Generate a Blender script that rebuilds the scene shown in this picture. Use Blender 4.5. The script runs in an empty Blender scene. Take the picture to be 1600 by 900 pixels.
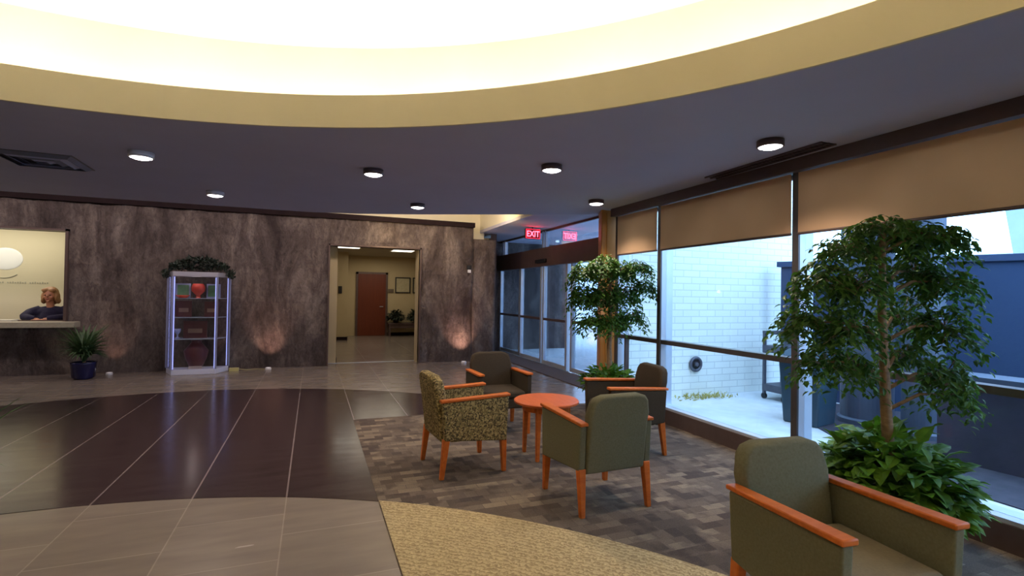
import bpy, bmesh, math, random
from mathutils import Vector, Matrix, noise
PI = math.pi
S = bpy.context.scene
C = S.collection
random.seed(7)

# ------------------------------------------------------------------ camera
cam = bpy.data.cameras.new('camera')
cam.sensor_width = 36.0
cam.lens = 796.78 / 1600 * 36
cam.clip_start = 0.05
cam_o = bpy.data.objects.new('camera', cam)
C.objects.link(cam_o)
R_ = Vector((0.93142, -0.36359, 0.01624)); U_ = Vector((-0.01979, -0.00606, 0.99979)); F_ = Vector((0.36341, 0.93154, 0.01284))
M = Matrix(((R_.x, U_.x, -F_.x, 0), (R_.y, U_.y, -F_.y, 0), (R_.z, U_.z, -F_.z, 1.46), (0, 0, 0, 1)))
cam_o.matrix_world = M
S.camera = cam_o
# ------------------------------------------------------------------ world, exposure
S.view_settings.view_transform = 'Standard'
S.view_settings.look = 'None'
S.view_settings.gamma = 1
S.view_settings.use_curve_mapping = False
S.view_settings.exposure = 0.0
W = bpy.data.worlds.new('world'); S.world = W
W.use_nodes = True
bgn = W.node_tree.nodes['Background']
bgn.inputs[0].default_value = (0.42, 0.66, 1.0, 1)
bgn.inputs[1].default_value = 5.6
COVE = 58.0          # emission of the hidden ring of cove tubes
DOWN = 14.0          # glow of the downlight lenses

def add_light(name, kind, loc, energy, color, size=0.1, target=None, spot=None, blend=0.5, size_y=None):
    l = bpy.data.lights.new(name, kind)
    l.energy = energy; l.color = color
    if kind == 'AREA':
        l.size = size
        if size_y:
            l.shape = 'RECTANGLE'; l.size_y = size_y
    else:
        l.shadow_soft_size = size
    if spot:
        l.spot_size = math.radians(spot); l.spot_blend = blend
    o = bpy.data.objects.new(name, l); C.objects.link(o)
    o.location = loc
    if target is not None:
        d = Vector(target) - Vector(loc)
        o.rotation_euler = d.to_track_quat('-Z', 'Y').to_euler()
    return o

# ------------------------------------------------------------------ helpers
def tag(o, label=None, cat=None, group=None, kind=None):
    if label: o['label'] = label
    if cat: o['category'] = cat
    if group: o['group'] = group
    if kind: o['kind'] = kind
    return o

def thing(name, label, cat, loc=(0, 0, 0), rz=0, group=None):
    o = bpy.data.objects.new(name, None); C.objects.link(o)
    o.empty_display_size = 0.1
    o.location = loc; o.rotation_euler = (0, 0, rz)
    return tag(o, label, cat, group)

def obj(name, bm, m, parent=None, smooth=False, bevel=0, seg=2):
    me = bpy.data.meshes.new(name)
    bmesh.ops.recalc_face_normals(bm, faces=bm.faces[:])
    bm.to_mesh(me); bm.free()
    for mm in (m if isinstance(m, (list, tuple)) else [m]):
        me.materials.append(mm)
    o = bpy.data.objects.new(name, me); C.objects.link(o)
    if parent: o.parent = parent
    if smooth:
        for p in me.polygons: p.use_smooth = True
    if bevel:
        b = o.modifiers.new('bevel', 'BEVEL'); b.width = bevel; b.segments = seg; b.limit_method = 'ANGLE'; b.angle_limit = 0.6
        for p in me.polygons: p.use_smooth = True
        try:
            me.set_sharp_from_angle(angle=math.radians(50))
        except Exception:
            pass
    return o

def struct(name, bm, m, **k):
    o = obj(name, bm, m, **k); o['kind'] = 'structure'
    return o

def NB(): return bmesh.new()

def bx(bm, x0, x1, y0, y1, z0, z1, mat=None, mi=0):
    vs = [bm.verts.new((x, y, z)) for x in (x0, x1) for y in (y0, y1) for z in (z0, z1)]
    if mat is not None:
        for v in vs: v.co = mat @ v.co
    for f in ((0, 1, 3, 2), (4, 6, 7, 5), (0, 4, 5, 1), (2, 3, 7, 6), (0, 2, 6, 4), (1, 5, 7, 3)):
        fc = bm.faces.new([vs[i] for i in f]); fc.material_index = mi
    return bm

def hexa(bm, bot, top):
    """eight corners: bottom loop of four, top loop of four"""
    a = [bm.verts.new(p) for p in bot]; b = [bm.verts.new(p) for p in top]
    bm.faces.new(a[::-1]); bm.faces.new(b)
    for i in range(4):
        bm.faces.new((a[i], a[(i + 1) % 4], b[(i + 1) % 4], b[i]))
    return bm

def lathe(bm, prof, n=32, c=(0, 0), cap=True):
    rings = []
    for r, z in prof:
        rings.append([bm.verts.new((c[0] + r * math.cos(2 * PI * k / n), c[1] + r * math.sin(2 * PI * k / n), z)) for k in range(n)])
    for a, b in zip(rings, rings[1:]):
        for k in range(n):
            bm.faces.new((a[k], a[(k + 1) % n], b[(k + 1) % n], b[k]))
    if cap:
        bm.faces.new(rings[0][::-1]); bm.faces.new(rings[-1])
    return bm

def tube(bm, pts, rads, n=8, cap=True):
    pts = [Vector(p) for p in pts]
    if not isinstance(rads, (list, tuple)): rads = [rads] * len(pts)
    prev = None; rings = []
    for i, p in enumerate(pts):
        t = (pts[min(i + 1, len(pts) - 1)] - pts[max(i - 1, 0)]).normalized()
        a = t.orthogonal().normalized() if prev is None else (prev - t * prev.dot(t)).normalized()
        prev = a; b = t.cross(a)
        rings.append([bm.verts.new(p + (a * math.cos(2 * PI * k / n) + b * math.sin(2 * PI * k / n)) * rads[i]) for k in range(n)])
    for a, b in zip(rings, rings[1:]):
        for k in range(n):
            bm.faces.new((a[k], a[(k + 1) % n], b[(k + 1) % n], b[k]))
    if cap:
        bm.faces.new(rings[0][::-1]); bm.faces.new(rings[-1])
    return bm

def prism(bm, pts, z0, z1):
    a = [bm.verts.new((x, y, z0)) for x, y in pts]; b = [bm.verts.new((x, y, z1)) for x, y in pts]
    bm.faces.new(a[::-1]); bm.faces.new(b)
    n = len(pts)
    for i in range(n):
        bm.faces.new((a[i], a[(i + 1) % n], b[(i + 1) % n], b[i]))
    return bm

def ellipsoid(bm, c, r, rot=None, u=16, v=10):
    m = Matrix.Translation(c) @ (rot.to_4x4() if rot else Matrix.Identity(4)) @ Matrix.Diagonal((r[0], r[1], r[2], 1))
    bmesh.ops.create_uvsphere(bm, u_segments=u, v_segments=v, radius=1, matrix=m)
    return bm

def copy_tree(o, parent=None):
    c = o.copy(); C.objects.link(c)
    if parent: c.parent = parent
    for ch in list(o.children): copy_tree(ch, c)
    return c

# ------------------------------------------------------------------ materials
def mat(name, col=(0.5, 0.5, 0.5), rough=0.6, metal=0, emit=None, es=0, spec=0.5, sub=0):
    m = bpy.data.materials.new(name); m.use_nodes = True
    b = m.node_tree.nodes['Principled BSDF']
    b.inputs['Base Color'].default_value = (*col, 1)
    b.inputs['Roughness'].default_value = rough
    b.inputs['Metallic'].default_value = metal
    b.inputs['Specular IOR Level'].default_value = spec
    if emit:
        b.inputs['Emission Color'].default_value = (*emit, 1); b.inputs['Emission Strength'].default_value = es
    return m

def nodes(m): return m.node_tree.nodes, m.node_tree.links, m.node_tree.nodes['Principled BSDF']

def coords(m, scale=(1, 1, 1), gen='Object', rot=(0, 0, 0), loc=(0, 0, 0)):
    n, l, b = nodes(m)
    t = n.new('ShaderNodeTexCoord'); mp = n.new('ShaderNodeMapping')
    mp.inputs['Scale'].default_value = scale; mp.inputs['Rotation'].default_value = rot; mp.inputs['Location'].default_value = loc
    l.new(t.outputs[gen], mp.inputs['Vector'])
    return mp.outputs['Vector']

def ramp(m, fac, stops, const=False):
    n, l, b = nodes(m)
    r = n.new('ShaderNodeValToRGB')
    if const: r.color_ramp.interpolation = 'CONSTANT'
    e = r.color_ramp.elements
    while len(e) < len(stops): e.new(0.5)
    for i, (p, c) in enumerate(stops):
        e[i].position = p; e[i].color = (*c, 1)
    l.new(fac, r.inputs['Fac'])
    return r.outputs['Color']

def noisetex(m, vec, scale, detail=4, rough=0.6, dist=0):
    n, l, b = nodes(m)
    t = n.new('ShaderNodeTexNoise'); t.inputs['Scale'].default_value = scale
    t.inputs['Detail'].default_value = detail; t.inputs['Roughness'].default_value = rough; t.inputs['Distortion'].default_value = dist
    l.new(vec, t.inputs['Vector'])
    return t.outputs['Fac']

def bump(m, h, strength=0.3, dist=0.01):
    n, l, b = nodes(m)
    u = n.new('ShaderNodeBump'); u.inputs['Strength'].default_value = strength; u.inputs['Distance'].default_value = dist
    l.new(h, u.inputs['Height']); l.new(u.outputs['Normal'], b.inputs['Normal'])

def mixcol(m, fac, a, b_, mode='MIX'):
    n, l, b = nodes(m)
    x = n.new('ShaderNodeMix'); x.data_type = 'RGBA'; x.blend_type = mode
    if isinstance(fac, (int, float)): x.inputs['Factor'].default_value = fac
    else: l.new(fac, x.inputs['Factor'])
    for s, v in ((6, a), (7, b_)):
        if isinstance(v, tuple): x.inputs[s].default_value = (*v, 1)
        else: l.new(v, x.inputs[s])
    return x.outputs[2]

def base(m, out):
    n, l, b = nodes(m); l.new(out, b.inputs['Base Color'])

def noisy(name, c1, c2, scale=8, rough=0.6, bumpk=0, stretch=(1, 1, 1), metal=0, detail=4, spec=0.5):
    m = mat(name, c1, rough, metal, spec=spec)
    v = coords(m, stretch)
    f = noisetex(m, v, scale, detail)
    base(m, ramp(m, f, [(0.3, c1), (0.7, c2)]))
    if bumpk: bump(m, f, bumpk, 0.01)
    return m

# rough stone wall
m_stone = mat('rough_stone', rough=0.85, spec=0.25)
v = coords(m_stone, (1.0, 1.0, 0.35))
f1 = noisetex(m_stone, v, 2.2, 8, 0.65, 0.6)
c1 = ramp(m_stone, f1, [(0.34, (0.070, 0.052, 0.050)), (0.5, (0.155, 0.122, 0.112)), (0.66, (0.29, 0.24, 0.215))])
v2 = coords(m_stone, (2.4, 1.0, 1.3))
f2 = noisetex(m_stone, v2, 6, 8, 0.75, 1.2)
c2 = mixcol(m_stone, 0.75, c1, ramp(m_stone, f2, [(0.36, (0.45, 0.43, 0.46)), (0.64, (1.2, 1.18, 1.15))]), 'MULTIPLY')
n_, l_, b_ = nodes(m_stone)
v3 = coords(m_stone, (1, 1, 1), rot=(PI / 2, 0, 0))
bt = n_.new('ShaderNodeTexBrick'); bt.offset = 0.37; bt.inputs['Scale'].default_value = 1
bt.inputs['Brick Width'].default_value = 0.41; bt.inputs['Row Height'].default_value = 0.62; bt.inputs['Mortar Size'].default_value = 0.006
bt.inputs['Color1'].default_value = (0.8, 0.78, 0.78, 1); bt.inputs['Color2'].default_value = (1.12, 1.1, 1.05, 1); bt.inputs['Mortar'].default_value = (0.9, 0.85, 0.85, 1)
l_.new(v3, bt.inputs['Vector'])
base(m_stone, mixcol(m_stone, 0.8, c2, bt.outputs['Color'], 'MULTIPLY'))
bump(m_stone, f2, 0.9, 0.04)

m_soffit = noisy('soffit_paint', (0.44, 0.44, 0.58), (0.47, 0.47, 0.62), 1.5, 0.75)
m_cream = noisy('cream_paint', (0.80, 0.74, 0.56), (0.82, 0.76, 0.59), 2, 0.7)
m_fascia = noisy('fascia_paint', (0.66, 0.58, 0.37), (0.69, 0.61, 0.40), 2, 0.7)
m_white = noisy('white_ceiling_paint', (0.85, 0.82, 0.70), (0.88, 0.85, 0.74), 2, 0.8)
m_brown = noisy('dark_brown_paint', (0.085, 0.052, 0.050), (0.105, 0.066, 0.062), 6, 0.45)
m_brownmetal = noisy('bronze_frame', (0.115, 0.075, 0.065), (0.14, 0.095, 0.085), 8, 0.4, metal=0.3)
m_cap = noisy('dark_cap', (0.016, 0.009, 0.011), (0.024, 0.014, 0.015), 8, 0.8, spec=0.1)
m_frame = noisy('slate_frame', (0.075, 0.068, 0.068), (0.095, 0.085, 0.083), 8, 0.35, metal=0.3)
m_alu = noisy('pale_aluminium', (0.55, 0.60, 0.68), (0.62, 0.67, 0.75), 5, 0.35, metal=0.4)
m_orangewood = noisy('orange_wood', (0.50, 0.21, 0.045), (0.60, 0.28, 0.07), 5, 0.4, stretch=(1, 1, 0.12))
m_hall = noisy('hall_paint', (0.50, 0.40, 0.24), (0.53, 0.43, 0.26), 2, 0.8)
m_reception = noisy('reception_paint', (0.62, 0.56, 0.40), (0.64, 0.58, 0.42), 1.5, 0.8)
m_counter = noisy('counter_stone', (0.38, 0.34, 0.25), (0.45, 0.40, 0.30), 30, 0.35)
m_plain = noisy('plain_wall', (0.30, 0.27, 0.22), (0.33, 0.30, 0.25), 2, 0.8)

# floors
def tile_mat(name, ca, cb, grout, bw, rh, mort, rough):
    m = mat(name, rough=rough)
    n, l, b = nodes(m)
    v = coords(m, (1, 1, 1), rot=(0, 0, PI / 2), loc=(0.0, 0.145, 0))
    t = n.new('ShaderNodeTexBrick'); t.offset = 0.5
    t.inputs['Scale'].default_value = 1; t.inputs['Brick Width'].default_value = bw; t.inputs['Row Height'].default_value = rh
    t.inputs['Mortar Size'].default_value = mort; t.inputs['Mortar Smooth'].default_value = 0.1
    t.inputs['Color1'].default_value = (*ca, 1); t.inputs['Color2'].default_value = (*cb, 1); t.inputs['Mortar'].default_value = (*grout, 1)
    l.new(v, t.inputs['Vector'])
    v2 = coords(m, (0.9, 4, 1)); f = noisetex(m, v2, 2.4, 3, 0.5, 0.0)
    base(m, mixcol(m, 0.5, t.outputs['Color'], ramp(m, f, [(0.25, (0.75, 0.73, 0.75)), (0.75, (1.2, 1.17, 1.15))]), 'MULTIPLY'))
    r = n.new('ShaderNodeMapRange'); r.inputs[3].default_value = rough - 0.06; r.inputs[4].default_value = rough + 0.12
    l.new(f, r.inputs[0]); l.new(r.outputs[0], b.inputs['Roughness'])
    return m
m_tile = tile_mat('taupe_floor_tile', (0.20, 0.165, 0.140), (0.225, 0.186, 0.160), (0.29, 0.245, 0.21), 0.61, 0.61, 0.004, 0.20)
m_darktile = tile_mat('dark_plum_floor_tile', (0.030, 0.017, 0.019), (0.040, 0.023, 0.025), (0.20, 0.16, 0.16), 60.0, 0.61, 0.006, 0.16)

m_mosaic = mat('mosaic_carpet', rough=0.95, spec=0.1)
n_, l_, b_ = nodes(m_mosaic)
def brickcol(rotz, bw, rh, c1, c2, mc, off):
    v = coords(m_mosaic, (1, 1, 1), rot=(0, 0, rotz))
    t = n_.new('ShaderNodeTexBrick'); t.offset = off; t.inputs['Scale'].default_value = 1; t.inputs['Bias'].default_value = -0.1
    t.inputs['Brick Width'].default_value = bw; t.inputs['Row Height'].default_value = rh; t.inputs['Mortar Size'].default_value = 0.002
    t.inputs['Color1'].default_value = (*c1, 1); t.inputs['Color2'].default_value = (*c2, 1); t.inputs['Mortar'].default_value = (*mc, 1)
    l_.new(v, t.inputs['Vector']); return t.outputs['Color']
a_ = brickcol(0.0, 0.17, 0.075, (0.075, 0.056, 0.048), (0.25, 0.195, 0.14), (0.10, 0.078, 0.066), 0.43)
c_ = brickcol(0.0, 0.09, 0.11, (0.075, 0.058, 0.05), (0.17, 0.132, 0.10), (0.10, 0.078, 0.066), 0.31)
vv = coords(m_mosaic); ff = noisetex(m_mosaic, vv, 2.6, 3)
mm_ = mixcol(m_mosaic, ramp(m_mosaic, ff, [(0.45, (0, 0, 0)), (0.55, (1, 1, 1))]), a_, c_)
fine = noisetex(m_mosaic, vv, 160, 2)
base(m_mosaic, mixcol(m_mosaic, 0.6, mm_, ramp(m_mosaic, fine, [(0.3, (0.6, 0.6, 0.6)), (0.7, (1.3, 1.3, 1.3))]), 'MULTIPLY'))
bump(m_mosaic, fine, 0.3, 0.004)

m_tan = mat('tan_ripple_carpet', rough=0.95, spec=0.1)
n_, l_, b_ = nodes(m_tan)
v = coords(m_tan, loc=(1.55, 0.12, 0))
w = n_.new('ShaderNodeTexWave'); w.wave_type = 'RINGS'; w.rings_direction = 'Z'; w.inputs['Scale'].default_value = 9
w.inputs['Distortion'].default_value = 7; w.inputs['Detail'].default_value = 2; w.inputs['Detail Scale'].default_value = 5
l_.new(v, w.inputs['Vector'])
fine = noisetex(m_tan, v, 90, 2)
base(m_tan, mixcol(m_tan, 0.5, ramp(m_tan, w.outputs['Fac'], [(0.2, (0.32, 0.24, 0.13)), (0.7, (0.48, 0.375, 0.21))]), ramp(m_tan, fine, [(0.3, (0.6, 0.6, 0.6)), (0.7, (1.35, 1.35, 1.3))]), 'MULTIPLY'))
bump(m_tan, w.outputs['Fac'], 0.3, 0.006)

def glass_mat(name, refl, tint=(1, 1, 1), rough=0.0):
    m = bpy.data.materials.new(name); m.use_nodes = True
    n = m.node_tree.nodes; l = m.node_tree.links; n.clear()
    o = n.new('ShaderNodeOutputMaterial'); t = n.new('ShaderNodeBsdfTransparent'); g = n.new('ShaderNodeBsdfGlossy'); x = n.new('ShaderNodeMixShader')
    t.inputs[0].default_value = (*tint, 1); g.inputs['Roughness'].default_value = rough; g.inputs[0].default_value = (1, 1, 1, 1)
    lw = n.new('ShaderNodeLayerWeight'); lw.inputs['Blend'].default_value = 0.5
    fr = n.new('ShaderNodeMath'); fr.operation = 'POWER'; fr.inputs[1].default_value = 4.0; l.new(lw.outputs['Facing'], fr.inputs[0])
    mp = n.new('ShaderNodeMapRange'); mp.inputs[1].default_value = 0; mp.inputs[2].default_value = 1; mp.inputs[3].default_value = refl; mp.inputs[4].default_value = 1
    l.new(fr.outputs[0], mp.inputs[0]); l.new(mp.outputs[0], x.inputs[0]); l.new(t.outputs[0], x.inputs[1]); l.new(g.outputs[0], x.inputs[2]); l.new(x.outputs[0], o.inputs[0])
    return m
m_glass = glass_mat('window_glass', 0.015, (0.93, 0.97, 1.0))
m_doorglass = glass_mat('door_glass', 0.36, (0.85, 0.92, 1.0))
m_caseglass = glass_mat('case_glass', 0.03, (0.97, 0.98, 1.0))

# roller shade: fabric that lets some daylight through
m_shade = mat('shade_fabric', (0.46, 0.35, 0.26), 0.9, spec=0.1)
n_, l_, b_ = nodes(m_shade)
vs_ = coords(m_shade, (1, 1, 1)); fs = noisetex(m_shade, vs_, 1.2, 2)
cs = ramp(m_shade, fs, [(0.3, (0.62, 0.41, 0.25)), (0.7, (0.74, 0.50, 0.31))]); l_.new(cs, b_.inputs['Base Color'])
tr = n_.new('ShaderNodeBsdfTranslucent'); l_.new(cs, tr.inputs['Color']); mx = n_.new('ShaderNodeMixShader'); mx.inputs[0].default_value = 0.42
l_.new(b_.outputs[0], mx.inputs[1]); l_.new(tr.outputs[0], mx.inputs[2]); l_.new(mx.outputs[0], n_['Material Output'].inputs[0])

m_brick = mat('white_painted_brick', rough=0.8, spec=0.2)
n_, l_, b_ = nodes(m_brick)
v = coords(m_brick, rot=(PI / 2, 0, 0))
bt = n_.new('ShaderNodeTexBrick'); bt.inputs['Scale'].default_value = 1; bt.inputs['Brick Width'].default_value = 0.3; bt.inputs['Row Height'].default_value = 0.098; bt.inputs['Mortar Size'].default_value = 0.006
bt.inputs['Color1'].default_value = (0.92, 0.92, 0.84, 1); bt.inputs['Color2'].default_value = (0.86, 0.87, 0.80, 1); bt.inputs['Mortar'].default_value = (0.66, 0.68, 0.64, 1)
l_.new(v, bt.inputs['Vector']); base(m_brick, bt.outputs['Color']); bump(m_brick, bt.outputs['Fac'], -0.4, 0.01)
m_conc = noisy('pale_concrete', (0.55, 0.57, 0.58), (0.68, 0.70, 0.70), 5, 0.85)
m_darkground = noisy('dark_soil', (0.035, 0.035, 0.05), (0.06, 0.055, 0.075), 6, 0.9)
m_bluewall = noisy('blue_grey_wall', (0.020, 0.042, 0.10), (0.028, 0.055, 0.125), 1.2, 0.8, stretch=(1, 1, 0.3))
m_bluecap = noisy('blue_grey_coping', (0.03, 0.05, 0.11), (0.035, 0.06, 0.13), 2, 0.7)
m_lowwall = noisy('dark_low_wall', (0.035, 0.035, 0.06), (0.06, 0.055, 0.09), 2.5, 0.6)
m_column = noisy('grey_column', (0.085, 0.11, 0.16), (0.11, 0.135, 0.19), 3, 0.5, metal=0.1)
m_far = noisy('far_building', (0.30, 0.36, 0.45), (0.34, 0.40, 0.5), 2, 0.8)
m_farwhite = noisy('far_white', (0.8, 0.8, 0.78), (0.85, 0.85, 0.83), 2, 0.8)

m_wood = noisy('cherry_wood', (0.42, 0.090, 0.012), (0.55, 0.14, 0.022), 6, 0.42, stretch=(1, 6, 6), spec=0.25)
m_tabletop = noisy('cherry_tabletop', (0.42, 0.085, 0.02), (0.52, 0.12, 0.035), 5, 0.42, stretch=(8, 1, 1), spec=0.25)
m_olive = noisy('olive_upholstery', (0.125, 0.115, 0.065), (0.155, 0.145, 0.09), 90, 0.9, 0.15, spec=0.2)
m_brownup = noisy('brown_upholstery', (0.040, 0.029, 0.018), (0.052, 0.038, 0.024), 90, 0.9, 0.15, spec=0.2)
m_seat = noisy('tan_seat_fabric', (0.17, 0.14, 0.09), (0.20, 0.165, 0.105), 90, 0.9, 0.15, spec=0.2)
m_pattern = mat('patterned_upholstery', rough=0.9, spec=0.2)
n_, l_, b_ = nodes(m_pattern)
v = coords(m_pattern, (1, 1, 1)); vo = n_.new('ShaderNodeTexVoronoi'); vo.feature = 'F1'; vo.inputs['Scale'].default_value = 95
l_.new(v, vo.inputs['Vector'])
sep = n_.new('ShaderNodeSeparateColor'); l_.new(vo.outputs['Color'], sep.inputs[0])
base(m_pattern, ramp(m_pattern, sep.outputs[0], [(0.0, (0.07, 0.05, 0.025)), (0.25, (0.20, 0.145, 0.06)), (0.55, (0.36, 0.27, 0.12)), (0.85, (0.13, 0.11, 0.045))], True))

def leaf_mat(name, dark, light, rough=0.5, trans=0.3, sc=9):
    m = mat(name, dark, rough)
    n, l, b = nodes(m)
    v = coords(m); f = noisetex(m, v, sc, 3, 0.7)
    c = ramp(m, f, [(0.35, dark), (0.65, light)]); l.new(c, b.inputs['Base Color'])
    t = n.new('ShaderNodeBsdfTranslucent'); l.new(c, t.inputs['Color']); x = n.new('ShaderNodeMixShader'); x.inputs[0].default_value = trans
    l.new(b.outputs[0], x.inputs[1]); l.new(t.outputs[0], x.inputs[2]); l.new(x.outputs[0], n['Material Output'].inputs[0])
    return m
m_ficus = leaf_mat('ficus_leaf', (0.034, 0.10, 0.012), (0.09, 0.21, 0.022))
m_pothos = leaf_mat('broad_leaf', (0.03, 0.10, 0.010), (0.15, 0.32, 0.02), sc=5)
m_palm = leaf_mat('strap_leaf', (0.04, 0.085, 0.03), (0.09, 0.16, 0.06), trans=0.15)
m_garland = leaf_mat('dark_garland_leaf', (0.010, 0.018, 0.012), (0.02, 0.035, 0.02), trans=0.1)
m_bark = noisy('ficus_bark', (0.20, 0.12, 0.06), (0.30, 0.19, 0.10), 20, 0.8, 0.4, stretch=(1, 1, 3))
m_planter = noisy('dark_planter', (0.03, 0.025, 0.03), (0.05, 0.04, 0.045), 6, 0.4)
m_bluepot = noisy('blue_pot', (0.010, 0.011, 0.06), (0.015, 0.018, 0.09), 4, 0.2)
m_black = mat('black', (0.01, 0.01, 0.012), 0.5)

# ------------------------------------------------------------------ structure: floor
CX, CY, RI, RD = -1.50, -0.12, 4.30, 4.90        # the round ceiling recess
bm = NB(); bx(bm, -9.2, 4.62, -5.2, 18.2, -0.15, 0.0); struct('floor', bm, m_tile)
def arc(cx, cy, r, x0, x1, n=40):
    return [(x0 + (x1 - x0) * i / n, cy + math.sqrt(max(r * r - (x0 + (x1 - x0) * i / n - cx) ** 2, 0))) for i in range(n + 1)]
near = arc(-1.71, -0.12, 4.36, -5.9, 0.455)
far = arc(-1.55, 3.72, 4.75, -6.2, 0.455)
bm = NB(); prism(bm, near + far[::-1], 0.0, 0.003)
struct('floor', bm, m_darktile)
fr_ = arc(-1.55, 3.72, 4.75, 0.456, 2.55, 20)
bm = NB(); prism(bm, [(0.456, 6.081), (2.57, 6.081)] + fr_[::-1], 0.0, 0.003); struct('floor', bm, m_darktile)
bm = NB(); prism(bm, [(0.455, -4.9), (3.80, -4.9), (3.80, 6.08), (0.455, 6.08)], 0.0, 0.005); struct('floor', bm, m_mosaic)
tn = arc(-1.71, -0.12, 4.36, 0.46, 2.64)
bm = NB(); prism(bm, [(0.46, -4.0)] + tn + [(2.64, -4.0)], 0.005, 0.008); struct('floor', bm, m_tan)

# soffit with the round opening
def holed(bm, outer, circ, z0, z1):
    for z in (z0, z1):
        es = []
        for loop in (outer, circ):
            vs = [bm.verts.new((x, y, z)) for x, y in loop]
            for i in range(len(vs)): es.append(bm.edges.new((vs[i], vs[(i + 1) % len(vs)])))
        bmesh.ops.triangle_fill(bm, use_beauty=True, edges=es)
    for loop in (outer, circ):
        n = len(loop)
        for i in range(n):
            a, b = loop[i], loop[(i + 1) % n]
            bm.faces.new([bm.verts.new(p) for p in ((a[0], a[1], z0), (b[0], b[1], z0), (b[0], b[1], z1), (a[0], a[1], z1))])
    bmesh.ops.remove_doubles(bm, verts=bm.verts[:], dist=1e-5)
circle = lambda r, n=128: [(CX + r * math.cos(2 * PI * k / n), CY + r * math.sin(2 * PI * k / n)) for k in range(n)]
outer = [(-9, -5), (3.86, -5), (3.86, 6.38), (3.13, 6.78), (2.2, 7.26), (1.33, 7.7), (0.6, 8.0), (-0.1, 8.17), (-9, 8.2)]
bm = NB(); holed(bm, outer, circle(RI + 0.02), 2.64, 2.70); struct('ceiling', bm, m_soffit)
for x in (-7.6, -5.6, -3.6, -1.6, 0.4, 2.4):      # added unseen fill lights above the soffit, brightening the stone wall
    add_light('stone_fill_light', 'AREA', (x, 9.05, 3.25), 16, (1.0, 0.84, 0.82), 1.6, (x, 10.7, 1.0), size_y=0.2)
bm = NB(); lathe(bm, [(RI, 2.638), (RI, 2.87), (RI + 0.035, 2.87), (RI + 0.035, 2.702), (RI + 0.018, 2.702), (RI + 0.018, 2.638), (RI, 2.638)], 160, (CX, CY), cap=False)
struct('trim_1', bm, m_fascia, smooth=False)
bm = NB(); lathe(bm, [(RD, 2.70), (RD, 3.5)], 160, (CX, CY), cap=False); struct('ceiling', bm, m_cream, smooth=True)
bm = NB(); bx(bm, -9.3, 4.1, -5.3, 18.4, 3.50, 3.70); struct('ceiling', bm, m_white)
# ceiling ring moulding above the middle of the recess
bm = NB(); lathe(bm, [(2.95, 3.502), (2.95, 3.475), (3.0, 3.475), (3.0, 3.502)], 96, (CX, CY), cap=False); struct('trim_2', bm, m_white)

# hidden cove tubes lying on the shelf round the opening
m_cove = mat('cove_glow', (1, 1, 1), 0.5, emit=(1.0, 0.88, 0.68), es=COVE)
t = thing('cove_light', 'ring of warm light tubes hidden in the cove above the curved cream band', 'cove light', (CX, CY, 2.70))
for k in range(28):
    a0 = 2 * PI * k / 28 + 0.02; a1 = 2 * PI * (k + 1) / 28 - 0.02
    bm = NB(); tube(bm, [((RI + 0.30) * math.cos(a0 + (a1 - a0) * j / 5), (RI + 0.30) * math.sin(a0 + (a1 - a0) * j / 5), 0.04) for j in range(6)], 0.02, 6)
    obj('light_tube', bm, m_cove, t)

# ------------------------------------------------------------------ structure: stone wall
def stone_wall(name, x0, x1, z1, holes, yf=10.66, yb=11.02, step=0.055, seed=0.0):
    xs = set(); zs = set()
    n = int((x1 - x0) / step); xs = {round(x0 + (x1 - x0) * i / n, 4) for i in range(n + 1)}
    n = int(z1 / step); zs = {round(z1 * i / n, 4) for i in range(n + 1)}
    for a, b, c, d in holes:
        for s, vals in ((xs, (a, b)), (zs, (c, d))):
            for q in vals:
                near_ = [p for p in s if abs(p - q) < step * 0.5 and p not in (x0, x1, 0.0, z1)]
                for p in near_: s.discard(p)
                s.add(q)
    xs = sorted(xs); zs = sorted(zs)
    bm = NB(); V = {}
    def dy(x, z):
        a = noise.fractal(Vector((x * 1.6 + seed, 3.1, z * 0.7)), 1.0, 2.1, 5) * 0.055
        b = noise.fractal(Vector((x * 7 + seed, 1.3, z * 3.0)), 1.0, 2.0, 3) * 0.026
        return a + b
    inside = lambda x, z: any(a < x < b and c < z < d for a, b, c, d in holes)
    for i in range(len(xs) - 1):
        for j in range(len(zs) - 1):
            if inside((xs[i] + xs[i + 1]) / 2, (zs[j] + zs[j + 1]) / 2): continue
            q = []
            for x, z in ((xs[i], zs[j]), (xs[i + 1], zs[j]), (xs[i + 1], zs[j + 1]), (xs[i], zs[j + 1])):
                if (x, z) not in V: V[(x, z)] = bm.verts.new((x, yf + dy(x, z), z))
                q.append(V[(x, z)])
            bm.faces.new(q)
    be = [e for e in bm.edges if len(e.link_faces) == 1]
    r = bmesh.ops.extrude_edge_only(bm, edges=be)
    for g in r['geom']:
        if isinstance(g, bmesh.types.BMVert): g.co.y = yb
    return struct(name, bm, m_stone, smooth=True)
stone_wall('wall_back', -9.2, 3.24, 2.96, [(-7.6, -3.85, 0.80, 2.41), (0.30, 2.07, -0.01, 2.38)])
stone_wall('wall_back', 3.24, 3.76, 2.66, [], 10.68, 11.02, seed=9)
bm = NB(); bx(bm, -9.2, 3.25, 10.58, 11.04, 2.90, 3.0); struct('trim_3', bm, m_cap)
bm = NB(); bx(bm, -9.2, 3.6, 11.03, 11.15, 2.69, 3.5); struct('wall_back', bm, m_cream)
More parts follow.
